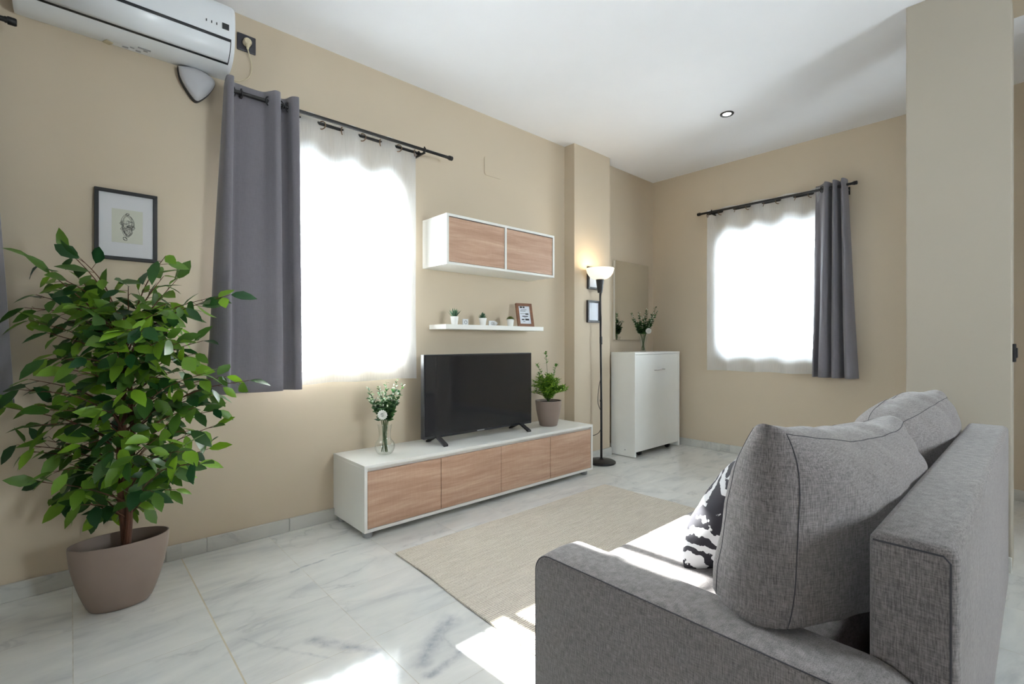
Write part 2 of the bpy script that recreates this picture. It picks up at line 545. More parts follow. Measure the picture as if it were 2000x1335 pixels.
        for (tt, ww) in prof:
            c = base + d * (L * tt) - up * (curl * L * tt * tt)
            v = s.bm.verts.new(c); v[lay] = tone; mid.append(v)
            if ww > 0.01:
                a = s.bm.verts.new(c + sd * (W * .5 * ww) + up * (fold * W * ww * .5)); b = s.bm.verts.new(c - sd * (W * .5 * ww) + up * (fold * W * ww * .5))
                a[lay] = tone; b[lay] = tone
            else: a = b = v
            lf.append(a); rt.append(b)
        for i in range(len(prof) - 1):
            for q in (lf, rt):
                vs = []
                for v in (mid[i], mid[i + 1], q[i + 1], q[i]):
                    if v not in vs: vs.append(v)
                if len(vs) > 2:
                    if q is rt: vs = vs[::-1]
                    s.bm.faces.new(vs)

    def build(s, name, mat, parent=None, org=None, smooth=False, angle=35, label=None, recalc=True, subsurf=0):
        if recalc: bmesh.ops.recalc_face_normals(s.bm, faces=s.bm.faces)
        if org is None: org = ORG[parent] if parent is not None else Vector((0, 0, 0))
        org = Vector(org)
        for v in s.bm.verts: v.co -= org
        me = bpy.data.meshes.new(name); s.bm.to_mesh(me); s.bm.free()
        me.materials.append(mat)
        if smooth:
            for p in me.polygons: p.use_smooth = True
            if angle is not None:
                try: me.set_sharp_from_angle(angle=R(angle))
                except Exception: pass
        o = bpy.data.objects.new(name, me); COL.objects.link(o)
        ORG[o] = org
        if parent is not None:
            o.parent = parent; o.location = org - ORG[parent]
        else: o.location = org
        if label: o['label'] = label
        if subsurf:
            md = o.modifiers.new('smooth', 'SUBSURF'); md.levels = subsurf; md.render_levels = subsurf
        return o


def children(o): return [c for c in bpy.data.objects if c.parent == o]


def copy_tree(o, delta, parent=None):
    c = o.copy(); COL.objects.link(c)
    ORG[c] = ORG[o] + Vector(delta)
    if parent is None: c.location = o.location + Vector(delta)
    else: c.parent = parent
    for ch in children(o): copy_tree(ch, delta, c)
    return c


def spline(P, n):
    """Catmull-Rom through points P (any dimension), n samples."""
    P = [Vector(p) for p in P]; out = []
    m = len(P) - 1
    for k in range(n):
        x = m * k / (n - 1); i = min(int(x), m - 1); t = x - i
        p0 = P[max(i - 1, 0)]; p1 = P[i]; p2 = P[i + 1]; p3 = P[min(i + 2, m)]
        out.append(0.5 * ((2 * p1) + (p2 - p0) * t + (2 * p0 - 5 * p1 + 4 * p2 - p3) * t * t + (-p0 + 3 * p1 - 3 * p2 + p3) * t ** 3))
    return out


TV = lambda p: Vector((p[0], YW - p[1], p[2]))        # (along, out from the wall, up) on the television wall
EW = lambda p: Vector((XE - p[1], p[0], p[2]))        # the same on the end wall
BW = lambda p: Vector((p[0], YB + p[1], p[2]))        # the same on the wall behind the camera

# ------------------------------------------------------------------ the setting
T = 0.15
W1 = (0.65, 1.56, 0.85, 2.0)        # window in the television wall: x0 x1 z0 z1
W2 = (1.02, 2.04, 0.86, 2.0)        # window in the end wall: y0 y1 z0 z1
FILL_W3 = (1.62, 2.38, 0.85, 1.95)           # unseen window added behind the camera to let in fill light

FILL_W4 = (0.2, 0.7, 1.15, 1.9)         # unseen window added in the left wall, fills the end wall side
LW = lambda p: Vector((XL + p[1], p[0], p[2]))


def structure(o): o['kind'] = 'structure'; return o


def wall_with_hole(name, f, s0, s1, hole):
    m = MB(); a, b, c, d = hole
    m.box(s0, a, -T, 0, 0, H, f=f); m.box(b, s1, -T, 0, 0, H, f=f)
    if c > 0.01: m.box(a, b, -T, 0, 0, c, f=f)
    m.box(a, b, -T, 0, d, H, f=f)
    return structure(m.build(name, M['wall']))


m = MB(); m.box(XL - T, XE + T, YB - T, YW + T, -0.1, 0); structure(m.build('floor', M['marble']))
m = MB(); m.box(XL - T, XE + T, YB - T, YW + T, H, H + 0.1); structure(m.build('ceiling', M['ceiling']))
wall_with_hole('wall_back', TV, XL - T, XE + T, W1)
wall_with_hole('wall_right', EW, YB, YW, W2)
wall_with_hole('wall_front', BW, XL - T, XE + T, FILL_W3)
wall_with_hole('wall_left', LW, YB, YW, FILL_W4)
# shallow pier on the television wall
m = MB(); m.box(3.053, 3.537, 2.583, YW, 0, H); structure(m.build('trim_1', M['wall'])); bpy.data.objects['trim_1']['label'] = 'shallow beige pier between the cabinets and the mirror niche'
# free-standing column and the lintel over the hallway opening
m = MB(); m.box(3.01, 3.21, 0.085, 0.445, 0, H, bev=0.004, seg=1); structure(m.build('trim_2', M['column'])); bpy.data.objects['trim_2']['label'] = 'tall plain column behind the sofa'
m = MB(); m.box(3.01, 3.21, -1.0, 0.085, 2.49, H); structure(m.build('trim_3', M['wall'])); bpy.data.objects['trim_3']['label'] = 'lintel over the hallway opening'
m = MB(); m.box(3.01, 3.21, YB, -1.0, 0, H); structure(m.build('wall_hall', M['wall']))


def baseboard(name, pts):
    m = MB()
    for (x0, x1, y0, y1) in pts: m.box(x0, x1, y0, y1, 0, 0.068, bev=0.0025, seg=1)
    structure(m.build(name, M['marble_strip']))


bt = 0.014
segs = []; x = XL
for L in (0.62, 0.62, 0.58, 0.60, 0.16, 0.375, 0.6, 0.6, 0.6):
    segs.append((x + .0007, min(x + L, 3.053) - .0007, YW - bt, YW)); x += L
    if x > 3.05: break
if x < 3.05: segs.append((x, 3.053, YW - bt, YW))
baseboard('baseboard_back', segs)
baseboard('baseboard_pier', [(3.04, 3.551, 2.583 - bt, 2.583), (3.537, 3.551, 2.583, YW)])
baseboard('baseboard_niche', [(3.551, XE, YW - bt, YW)])
segs = []; y = YW - bt
while y > YB:
    y2 = max(y - 0.6, YB); segs.append((XE - bt, XE, y2 + .0007, y - .0007)); y = y2
baseboard('baseboard_right', segs)
baseboard('baseboard_left', [(XL, XL + bt, YB, YW - bt)])
baseboard('baseboard_column', [(3.01 - bt, 3.01, 0.085, 0.445)])


def window(name, f, hole, bars, label):
    a, b, c, d = hole
    e = empty(name, f(((a + b) / 2, 0, c)), label, None, None, 'structure')
    m = MB(); fw = 0.045; y0, y1 = -0.135, -0.07
    for (p, q, r, s_) in ((a, b, c, c + fw), (a, b, d - fw, d), (a, a + fw, c + fw, d - fw), (b - fw, b, c + fw, d - fw)):
        m.box(p, q, y0, y1, r, s_, bev=0.004, f=f)
    m.build('window_frame', M['white_gloss'], e)
    mid = (a + b) / 2
    for k, (p, q, yy) in enumerate(((a + fw, mid + 0.02, -0.125), (mid - 0.02, b - fw, -0.1))):
        m = MB(); sw = 0.042
        for (p2, q2, r2, s2) in ((p, q, c + fw, c + fw + sw), (p, q, d - fw - sw, d - fw), (p, p + sw, c + fw + sw, d - fw - sw), (q - sw, q, c + fw + sw, d - fw - sw)):
            m.box(p2, q2, yy, yy + 0.022, r2, s2, bev=0.003, f=f)
        sash = m.build('sash', M['white_gloss'], e)
        m = MB(); m.box(p + sw - .004, q - sw + .004, yy + 0.008, yy + 0.012, c + fw + sw - .004, d - fw - sw + .004, f=f)
        m.build('pane', M['pane'], sash)
    m = MB(); m.box(a - 0.0, b + 0.0, -0.068, 0.0, c, c + 0.012, bev=0.003, f=f); m.build('window_sill', M['white'], e)
    if bars:
        m = MB()
        for k in range(bars):
            s_ = a + (b - a) * (k + 0.5) / bars
            m.tube([(s_, -0.19, c - .03), (s_, -0.19, d + .03)], 0.006, 8, f=f)
        for z in (c + 0.12, d - 0.15): m.box(a - .04, b + .04, -0.197, -0.183, z, z + 0.02, f=f)
        m.build('grille', M['white_gloss'], e)
    return e


window('window_1', TV, W1, 7, 'bright sliding window behind the sheer curtain beside the television')
window('window_2', EW, W2, 8, 'small bright sliding window in the far wall')
window('fill_window_1', BW, FILL_W3, 0, 'small unseen window added behind the camera for fill light')
window('fill_window_2', LW, FILL_W4, 0, 'small unseen window added in the left wall for fill light')


# ------------------------------------------------------------------ curtains and rods
def drape(name, f, top, bot, z1, z0, mat, label, cat, n=160, rows=26, flare=1.4, thick=0.0, hem=0.0, wav=0.0, seed=1):
    A = spline([(p[0], p[1], 0) for p in top], n); B = spline([(p[0], p[1], 0) for p in bot], n)
    m = MB()

    def fn(u, v):
        i = min(int(round(u * (n - 1))), n - 1)
        k = (1 - v) ** flare if False else 1 - v
        a, b = A[i], B[i]
        q = a.lerp(b, k)
        nz = noise.noise(Vector((q.x * 5, k * 2.2, seed))) * 0.012 * k
        return Vector((q.x + nz * .4, max(q.y + nz, 0.012), z0 + (z1 - z0) * v + wav * sin(u * 17) * (1 - v)))
    m.grid(n, rows, fn, f=f)
    o = m.build(name, mat, None, org=f((A[n // 2].x, A[n // 2].y, z0)), smooth=True, angle=None, recalc=False)
    tag(o, label, cat)
    if thick:
        md = o.modifiers.new('cloth', 'SOLIDIFY'); md.thickness = thick; md.offset = 0
    return o


def rings_on(parent, f, spots, z, r=0.021, r2=0.0035, mat='chrome', name='eyelet', skew=0.25):
    for (s_, d, an) in spots:
        m = MB()
        ax = f((cos(an), sin(an), 0)) - f((0, 0, 0))
        m.torus(f((s_, d, z)), ax, r, r2, 18, 6)
        m.build(name, M[mat], parent, smooth=True, angle=None)


def rod(f, s0, s1, z, d1, d2, label, dr, s2=None, s3=None):
    e = empty('curtain_rod', f((s0, 0, z)), label, 'curtain rod')
    m = MB(); m.tube([(s0, d1, z), (s1, d1, z)], 0.0095, 14, f=f); m.build('front_pole', M['black_metal'], e, smooth=True)
    for s_, k in ((s0, -1), (s1, 1)):
        m = MB()
        m.tube([(s_ - k * .004, d1, z), (s_ + k * .003, d1, z), (s_ + k * .004, d1, z), (s_ + k * .024, d1, z), (s_ + k * .028, d1, z)], [0.0115, 0.0115, 0.0145, 0.0145, 0.012], 14, f=f)
        m.build('finial', M['black_metal'], e, smooth=True)
    a = s0 + 0.03 if s2 is None else s2; b = s1 - 0.16 if s3 is None else s3
    m = MB(); m.tube([(a, d2, z), (b, d2, z)], 0.0085, 14, f=f); m.build('rear_pole', M['black_metal'], e, smooth=True)
    for s_ in dr:
        m = MB()
        m.box(s_ - .012, s_ + .012, 0, 0.005, z - 0.05, z + 0.01, bev=.001, f=f)
        m.box(s_ - .006, s_ + .006, 0.003, d1 + .004, z - 0.021, z - 0.011, bev=.002, f=f)
        m.tube([(s_, d1, z - .02), (s_, d1, z + .02)], 0.0045, 8, f=f)
        m.torus(f((s_, d1, z)), f((1, 0, 0)) - f((0, 0, 0)), 0.0125, 0.004, 14, 6)
        m.torus(f((s_, d2, z)), f((1, 0, 0)) - f((0, 0, 0)), 0.0115, 0.004, 14, 6)
        m.build('bracket', M['black_metal'], e, smooth=True)
    return e


ZR = 2.18
rod(TV, 0.56, 1.79, ZR, 0.13, 0.06, 'long black double curtain rod over the window beside the wall cabinets', (0.60, 1.61))
rod(EW, 0.945, 2.125, ZR, 0.12, 0.06, 'black double curtain rod over the small window in the far wall', (1.0, 2.02), 0.99, 2.09)
rod(TV, -1.30, -0.175, 2.19, 0.11, 0.06, 'end of a black curtain rod at the left edge beside the air conditioner', (-0.26, -1.2))

c1 = drape('blackout_curtain', TV,
           [(.545, .05), (.537, .11), (.535, .165), (.558, .172), (.566, .12), (.60, .11), (.655, .105), (.70, .11), (.722, .14), (.742, .168), (.765, .16), (.768, .11), (.785, .10), (.805, .115), (.82, .16), (.845, .175), (.852, .16)],
           [(.47, .05), (.465, .12), (.505, .175), (.535, .19), (.548, .15), (.58, .155), (.63, .17), (.68, .175), (.72, .18), (.752, .178), (.775, .165), (.775, .12), (.80, .125), (.825, .15), (.84, .168), (.865, .17), (.875, .15)],
           2.228, 0.760, M['curtain'], 'tall charcoal grey eyelet curtain left of the bright window behind the big plant', 'curtain', thick=0.003, n=200)
rings_on(c1, TV, [(.565, .13, .6), (.722, .13, 1.0), (.768, .13, -.9), (.808, .13, .8)], ZR, 0.022, 0.0035, 'dark_plastic')
c2 = drape('blackout_curtain', EW,
           [(.985, .09), (.99, .14), (1.005, .165), (1.02, .12), (1.035, .08), (1.045, .14), (1.06, .165), (1.075, .12), (1.088, .08), (1.10, .14), (1.115, .165), (1.13, .13), (1.15, .10), (1.175, .075), (1.20, .075)],
           [(.915, .10), (.93, .16), (.965, .19), (.99, .15), (1.005, .09), (1.02, .14), (1.05, .19), (1.075, .16), (1.085, .10), (1.10, .15), (1.13, .19), (1.16, .17), (1.175, .10), (1.20, .15), (1.215, .11)],
           2.225, 0.728, M['curtain'], 'shorter charcoal grey curtain bunched at the right of the far window', 'curtain', thick=0.003, n=200)
rings_on(c2, EW, [(1.02, .12, .4), (1.075, .12, .4), (1.145, .12, .8)], ZR, 0.022, 0.0035, 'dark_plastic')
c3 = drape('blackout_curtain', TV,
           [(-1.2, .08), (-1.1, .15), (-1.0, .07), (-.9, .15), (-.8, .07), (-.7, .15), (-.6, .07), (-.5, .15), (-.4, .07), (-.32, .15), (-.25, .13), (-.235, .08)],
           [(-1.2, .06), (-1.1, .17), (-1.0, .06), (-.9, .17), (-.8, .06), (-.7, .17), (-.6, .06), (-.5, .17), (-.4, .06), (-.3, .16), (-.2, .15), (-.155, .07)],
           2.235, 0.765, M['curtain'], 'charcoal grey curtain edge cut off at the left side of the picture', 'curtain', thick=0.003)


def sheer(f, a, b, z1, z0, nw, label, seed):
    n = nw * 2
    top = []; bot = []
    rnd = random.Random(seed)
    for i in range(n * 2 + 1):
        s_ = a + (b - a) * i / (n * 2)
        ph = sin(i * pi / 2 + 0.3)
        top.append((s_, 0.06 + 0.024 * ph))
        bot.append((s_ + rnd.uniform(-.006, .006) + (.012 if i == n * 2 else 0), 0.052 + 0.016 * sin(i * pi / 2 + 0.3) + rnd.uniform(-.004, .004)))
    o = drape('sheer_curtain', f, top, bot, z1, z0, M['sheer'], label, 'sheer curtain', n=140, rows=20, seed=seed, wav=0.003)
    for i in range(n * 2 + 1):
        if i % 2 == 0 and 0 < i < n * 2 + 1:
            m = MB(); s_ = a + (b - a) * i / (n * 2)
            k = 1 if (i // 2) % 2 == 0 else -1
            ax = f((cos(.75 * k), sin(.75 * k), 0)) - f((0, 0, 0))
            m.torus(f((s_, 0.06, ZR - 0.006)), ax, 0.021, 0.003, 18, 6)
            m.build('eyelet', M['bronze'], o, smooth=True, angle=None)
    return o


sheer(TV, 0.66, 1.585, 2.215, 0.776, 4, 'white sheer curtain hanging over the window beside the wall cabinets', 3)
sheer(EW, 1.12, 2.085, 2.215, 0.742, 4, 'white sheer curtain hanging over the small window in the far wall', 5)

# ------------------------------------------------------------------ media unit, television, wall units
e = empty('tv_cabinet', (2.015, 2.49, 0), 'long low white cabinet with pinkish oak doors standing under the television', 'tv cabinet')
x0, x1, y0, y1, zb, zt = 1.095, 2.934, 2.30, 2.69, 0.032, 0.374
m = MB()
m.box(x0, x0 + .016, y0, y1, zb, zt - .017, bev=.001, seg=1); m.box(x1 - .016, x1, y0, y1, zb, zt - .017, bev=.001, seg=1)
m.box(x0 + .016, x1 - .016, y0, y1, zb, zb + .016, bev=.001, seg=1); m.box(x0 + .016, x1 - .016, y1 - .006, y1, zb + .016, zt - .017)
m.box(x0 + .016, x1 - .016, y0 + .024, y0 + .04, zt - .045, zt - .017)
for xs in (2.014,): m.box(xs - .008, xs + .008, y0 + .03, y1 - .006, zb + .016, zt - .017)
m.build('body', M['white'], e)
for (a, b) in ((x0, 2.0135), (2.0145, x1)):
    m = MB(); m.box(a, b, y0, y1, zt - .017, zt, bev=.0015, seg=2); m.build('top_panel', M['white'], e)
dx = [x0 + .018, 1.559, 2.014, 2.468, x1 - .018]
for a, b in zip(dx, dx[1:]):
    m = MB(); m.box(a + .0015, b - .0015, y0 + .004, y0 + .02, zb + .018, zt - .036, bev=.001, seg=1); m.build('door', M['oak'], e)
for (fx, fy) in ((x0 + .035, y0 + .04), (x1 - .06, y0 + .04), (x0 + .035, y1 - .05), (x1 - .06, y1 - .05), (2.014, y1 - .05)):
    m = MB(); m.lathe([(0, 0), (.024, 0), (.026, .003), (.026, zb), (0, zb)], (fx, fy, 0), 20); m.build('leg', M['grey_plastic'], e, smooth=True)

e = empty('television', (2.017, 2.5, zt), 'black flat screen television standing on the long low cabinet', 'television')
tx0, tx1, tz0, tz1, ty = 1.563, 2.471, 0.413, 0.923, 2.5
m = MB(); m.box(tx0, tx1, ty - .006, ty + .03, tz0, tz1, bev=.004); m.box(tx0 + .12, tx1 - .12, ty + .03, ty + .065, tz0 + .03, tz0 + .3, bev=.01)
m.build('casing', M['dark_plastic'], e)
m = MB(); m.box(tx0 + .007, tx1 - .007, ty - .0085, ty - .0055, tz0 + .016, tz1 - .007); m.build('screen', M['screen'], e)
m = MB(); m.box(2.0 - .03, 2.0 + .03, ty - .0075, ty - .006, tz0 + .005, tz0 + .011); m.build('logo', M['grey_plastic'], e)
for xc in (1.66, 2.36):
    m = MB()
    for sgn in (-1, 1):
        m.prism([(xc - .014, ty + sgn * .005, tz0 + .004), (xc + .014, ty + sgn * .005, tz0 + .004), (xc + .016, ty + sgn * .098, zt), (xc - .016, ty + sgn * .098, zt)], (0, -sgn * .012 if False else 0, 0.012))
    m.build('stand_foot', M['black'], e)

e = empty('wall_cabinet', (2.155, YW, 1.47), 'white wall cabinet with two pinkish oak doors mounted above the floating shelf', 'wall cabinet')
a0, a1, b0, c0, c1_ = 1.677, 2.634, 2.419, 1.472, 1.781
m = MB()
m.box(a0, a1, b0, YW, c1_ - .016, c1_, bev=.001, seg=1); m.box(a0, a1, b0, YW, c0, c0 + .016, bev=.001, seg=1)
m.box(a0, a0 + .016, b0, YW, c0 + .016, c1_ - .016); m.box(a1 - .016, a1, b0, YW, c0 + .016, c1_ - .016)
mid = (a0 + a1) / 2
m.box(mid - .008, mid + .008, b0, YW, c0 + .016, c1_ - .016); m.box(a0 + .016, a1 - .016, YW - .006, YW, c0 + .016, c1_ - .016)
m.build('body', M['white'], e)
for (a, b) in ((a0 + .018, mid - .010), (mid + .010, a1 - .018)):
    m = MB(); m.box(a, b, b0 + .004, b0 + .02, c0 + .019, c1_ - .021, bev=.001, seg=1); m.build('door', M['oak'], e)

SZ = 1.112
m = MB(); m.box(1.727, 2.603, 2.50, YW, 1.082, SZ, bev=.0015); o = m.build('floating_shelf', M['white'], None, org=(2.165, YW, 1.08))
tag(o, 'white floating shelf on the wall with little pots above the television', 'shelf')


# ------------------------------------------------------------------ things on the shelf
def pot_small(name, x, y, z, h, r, label, plant):
    e = empty(name, (x, y, z), label, 'potted plant')
    m = MB(); m.lathe([(0, 0), (r * .72, 0), (r * .76, .003), (r, h - .002), (r, h), (r * .9, h), (r * .88, h - .008), (0, h - .008)], (x, y, z), 24)
    m.build('pot', M['white_ceramic'], e, smooth=True)
    plant(e, Vector((x, y, z + h - .008)))
    return e


def spiky(e, c):
    rnd = random.Random(4); m = MB()
    for k in range(26):
        a = k * 2.4; tilt = .15 + .9 * (k / 26)
        d = Vector((cos(a) * sin(tilt), sin(a) * sin(tilt), cos(tilt)))
        m.leaf(c + Vector((cos(a) * .006, sin(a) * .006, 0)), d, Vector((0, 0, 1)) - d * .3, rnd.uniform(.05, .068), .011, rnd.random(), fold=.6, curl=-.12, n=3)
    m.build('leaves', M['succulent'], e, recalc=False)


def rosette(e, c):
    rnd = random.Random(9); m = MB()
    for k in range(44):
        a = k * 2.4; tilt = .1 + 1.25 * (k / 44)
        d = Vector((cos(a) * sin(tilt), sin(a) * sin(tilt), cos(tilt)))
        m.leaf(c + Vector((cos(a) * .004, sin(a) * .004, .016 * (1 - k / 44))), d, Vector((0, 0, 1)) - d * .3, rnd.uniform(.026, .036), .013, rnd.random() * .7, fold=.5, curl=-.2, n=3)
    m.build('leaves', M['succulent'], e, recalc=False)


def ball(e, c):
    rnd = random.Random(2); m = MB()
    for k in range(420):
        d = Vector((rnd.gauss(0, 1), rnd.gauss(0, 1), abs(rnd.gauss(0, .8)))).normalized()
        p = c + Vector((d.x * .024, d.y * .024, .002 + d.z * .02))
        m.leaf(p, d + Vector((rnd.uniform(-.6, .6), rnd.uniform(-.6, .6), 0)), Vector((0, 0, 1)), .008, .004, rnd.random(), n=2)
    m.sphere(c, .024, sz=.85)
    m.build('leaves', M['moss'], e, recalc=False)


pot_small('potted_succulent', 1.835, 2.56, SZ, .053, .0265, 'small white pot with a spiky aloe, nearest the window on the shelf', spiky)
pot_small('potted_succulent', 2.07, 2.56, SZ, .05, .0265, 'small white pot with a dark rosette succulent, middle pot of the three on the shelf', rosette)
pot_small('potted_succulent', 2.31, 2.545, SZ, .05, .0265, 'small white pot with a round olive green tuft beside the wooden photo frame', ball)


def socket(x, z, f, label, plug=False, h=.023, w_=.023):
    e = empty('wall_socket', f((x, 0, z)), label, 'wall socket')
    m = MB(); m.box(x - w_, x + w_, 0, .012, z - h, z + h, bev=.003, f=f); m.build('cover_plate', M['white_gloss'], e)
    m = MB(); m.torus(f((x, .012, z)), f((0, 1, 0)) - f((0, 0, 0)), .011, .002, 20, 6); m.build('ring', M['grey_plastic'], e, smooth=True)
    if plug:
        m = MB(); m.tube([(x + .012, .006, z), (x + .012, .035, z), (x + .012, .045, z)], [.014, .014, .008], 16, f=f); m.build('plug', M['white_gloss'], e, smooth=True)
    return e


socket(2.015, 1.136, TV, 'white wall socket peeking above the shelf between the first two little pots')
socket(2.255, 1.134, TV, 'white wall socket with a plug just above the shelf left of the round tufted pot', True, .02, .03)

# photo frame on the shelf: easel-backed, leaning
e = empty('photo_frame', (2.47, 2.57, SZ), 'brown wooden photo frame with lettered print standing on the shelf', 'photo frame')
Mx = Matrix.Translation((2.475, 2.555, SZ)) @ Matrix.Rotation(R(-14), 4, 'Z') @ Matrix.Rotation(R(-14), 4, 'X')
fl = lambda p: Mx @ Vector(p)
fw, fh, b = .135, .178, .021
m = MB()
for q in ((-fw / 2, fw / 2, 0, b), (-fw / 2, fw / 2, fh - b, fh), (-fw / 2, -fw / 2 + b, b, fh - b), (fw / 2 - b, fw / 2, b, fh - b)):
    m.box(q[0], q[1], -.008, .008, q[2], q[3], bev=.001, seg=1, f=fl)
m.build('frame', M['brown_wood'], e)
m = MB(); m.box(-fw / 2 + b - .002, fw / 2 - b + .002, -.002, .004, b - .002, fh - b + .002, f=fl); pr = m.build('print', M['paper_white'], e)
m = MB()
for (zz, xa, xb, th) in ((.142, -.035, -.015, .012), (.142, -.01, .006, .012), (.128, -.03, .02, .003), (.118, -.034, .01, .003), (.098, -.036, .03, .0025), (.092, .006, .032, .01), (.076, -.022, .026, .007), (.068, -.01, .012, .002), (.05, -.03, -.008, .009), (.048, .0, .032, .013), (.038, -.02, -.002, .003)):
    m.box(xa, xb, -.0028, -.0018, zz, zz + th, f=fl)
m.build('lettering', M['ink_dark'], pr)
m = MB(); m.prism([fl((-.02, .008, .13)), fl((.02, .008, .13)), Mx @ Vector((.02, .05, .018)), Mx @ Vector((-.02, .05, .018))], (0, .003, 0)); m.build('easel_back', M['brown_wood'], e)


# ------------------------------------------------------------------ picture frames
def picture(name, f, s0, s1, z0, z1, bw, label, inner=None):
    e = empty(name, f(((s0 + s1) / 2, 0, z0)), label, 'picture')
    m = MB()
    for q in ((s0, s1, z0, z0 + bw), (s0, s1, z1 - bw, z1), (s0, s0 + bw, z0 + bw, z1 - bw), (s1 - bw, s1, z0 + bw, z1 - bw)):
        m.box(q[0], q[1], 0, .02, q[2], q[3], bev=.0012, seg=1, f=f)
    m.build('frame', M['black'], e)
    m = MB(); m.box(s0 + bw - .001, s1 - bw + .001, .002, .01, z0 + bw - .001, z1 - bw + .001, f=f)
    mt = m.build('mat_board' if inner else 'print', M['mat_board' if inner else 'paper_white'], e)
    if inner: inner(e, f)
    return e


def drawing(e, f):
    cx, cz = .184, 1.497
    m = MB(); m.box(cx - .053, cx + .053, .0098, .0112, cz - .068, cz + .076, f=f); pp = m.build('drawing_sheet', M['paper_grey'], e)
    m = MB(); rnd = random.Random(11)
    P = lambda pts, r=.0007: m.tube([(cx + a, .0116, cz + b_) for a, b_ in pts], r, 5, f=f)
    # loose pen loops forming an abstract oval figure
    for k in range(7):
        rx = .020 + rnd.uniform(-.003, .006); rz = .043 + rnd.uniform(-.006, .005); ox = rnd.uniform(-.004, .004); oz = .008 + rnd.uniform(-.005, .005)
        s0 = rnd.uniform(0, 6); ln = rnd.uniform(3.2, 5.6)
        P([(ox + rx * cos(s0 + ln * i / 24) * (1 - .25 * (sin(s0 + ln * i / 24) < 0)), oz + rz * sin(s0 + ln * i / 24)) for i in range(25)], .0006)
    for k in range(9):
        bx, bz = rnd.uniform(-.012, .012), rnd.uniform(-.02, .035)
        P([(bx + .007 * cos(t_ * .5) * (1 + .2 * k % 2), bz + .004 * sin(t_ * .9 + k)) for t_ in range(13)], .0006)
    for k in range(6):
        P([(-.016 + .006 * k, .03), (-.012 + .005 * k, .0), (-.008 + .004 * k, -.03)][:3], .0005)
    for k in range(5):
        P([(.0 + .006 * cos(t_ * .7 + k), .056 + .005 * sin(t_ * .8 + k)) for t_ in range(9)], .0006)
        P([(-.008 + .007 * cos(t_ * .7 + k), -.05 + .007 * sin(t_ * .6 + k)) for t_ in range(9)], .0006)
    m.build('pen_lines', M['ink'], pp)


picture('framed_picture', TV, .0745, .289, 1.353, 1.652, .0145, 'black framed pen drawing with wide white mat on the wall above the big plant', drawing)
PF = lambda p: Vector((p[0], 2.583 - p[1], p[2]))
picture('framed_picture', PF, 3.214, 3.385, 1.447, 1.636, .018, 'small black picture frame partly hidden behind the lit lamp shade')
picture('framed_picture', PF, 3.207, 3.378, 1.165, 1.352, .018, 'small black picture frame behind the lamp pole, lower of the two')

# mirror in the niche
e = empty('wall_mirror', (4.01, YW, 1.02), 'frameless rectangular mirror on the wall above the white cabinet', 'mirror')
m = MB(); m.box(3.735, 4.29, .0, .022, 1.022, 1.758, bev=.001, seg=1, f=TV); m.build('backing', M['white'], e)
m = MB(); m.box(3.733, 4.292, .022, .027, 1.02, 1.76, bev=.0015, seg=1, f=TV); m.build('glass', M['mirror'], e)

# blank plate high on the wall
m = MB()
def rr(cx, cz, w_, h_, r_, n=6):
    out = []
    for (sx, sz, a) in ((1, 1, 0), (-1, 1, 90), (-1, -1, 180), (1, -1, 270)):
        for i in range(n + 1):
            t_ = R(a + 90 * i / n); out.append((cx + sx * (w_ / 2 - r_) + r_ * cos(t_), cz + sz * (h_ / 2 - r_) + r_ * sin(t_)))
    return out
m.prism([TV((a, 0, b_)) for a, b_ in rr(2.27, 2.265, .165, .135, .02)], (0, -.006, 0))
o = m.build('blanking_plate', M['wall'], None, org=(2.24, YW, 2.2)); tag(o, 'beige painted blank junction plate high on the wall above the wall cabinet', 'wall plate')

# ------------------------------------------------------------------ air conditioner, socket, alarm unit
e = empty('air_conditioner', (.2, YW, 2.27), 'white split air conditioner on the wall at the top left', 'air conditioner')
ax0, ax1 = -.16, .56
prof = [(0, 2.275), (.06, 2.268), (.13, 2.285), (.175, 2.315), (.195, 2.35), (.20, 2.38), (.205, 2.46), (.195, 2.515), (.16, 2.545), (.08, 2.552), (0, 2.552)]
PR = spline([(p[0], 0, p[1]) for p in prof], 48)
m = MB()
def acring(x, k):
    return [TV((x, max(0, p.x * k), 2.41 + (p.z - 2.41) * (1 - (1 - k) * .4))) for p in PR]
secs = [acring(ax0, .95), acring(ax0 + .006, .99), acring(ax0 + .015, 1), acring(ax1 - .015, 1), acring(ax1 - .006, .99), acring(ax1, .95)]
vs = [[m.bm.verts.new(p) for p in s_] for s_ in secs]
for a, b_ in zip(vs, vs[1:]):
    for i in range(len(PR) - 1): m.bm.faces.new((a[i], a[i + 1], b_[i + 1], b_[i]))
m.bm.faces.new(vs[0]); m.bm.faces.new(vs[-1][::-1])
m.build('housing', M['white_gloss'], e, smooth=True, angle=50)
# air outlet louvre, drawn as its own curved flap with dark gaps
def strip(z0, z1, off, th, xa, xb, mat, name, par):
    mm = MB(); pts = [p for p in spline([(p[0], 0, p[1]) for p in prof], 200) if z0 <= p.z <= z1 and p.x > .05 and p.x > (.12 if z0 < 2.4 else .05)]
    pts = pts[::4] if len(pts) > 8 else pts
    mm.grid(2, len(pts), lambda u, v: TV((xa + (xb - xa) * u, pts[min(int(round(v * (len(pts) - 1))), len(pts) - 1)].x + off, pts[min(int(round(v * (len(pts) - 1))), len(pts) - 1)].z)))
    o = mm.build(name, mat, par, smooth=True)
    md = o.modifiers.new('t', 'SOLIDIFY'); md.thickness = th; md.offset = 0
    return o
strip(2.2865, 2.377, .0005, .002, ax0 + .03, ax1 - .018, M['dark_plastic'], 'outlet_gap', e)
strip(2.291, 2.366, .003, .003, ax0 + .034, ax1 - .022, M['white_gloss'], 'louvre', e)
m = MB()
fx = .2045
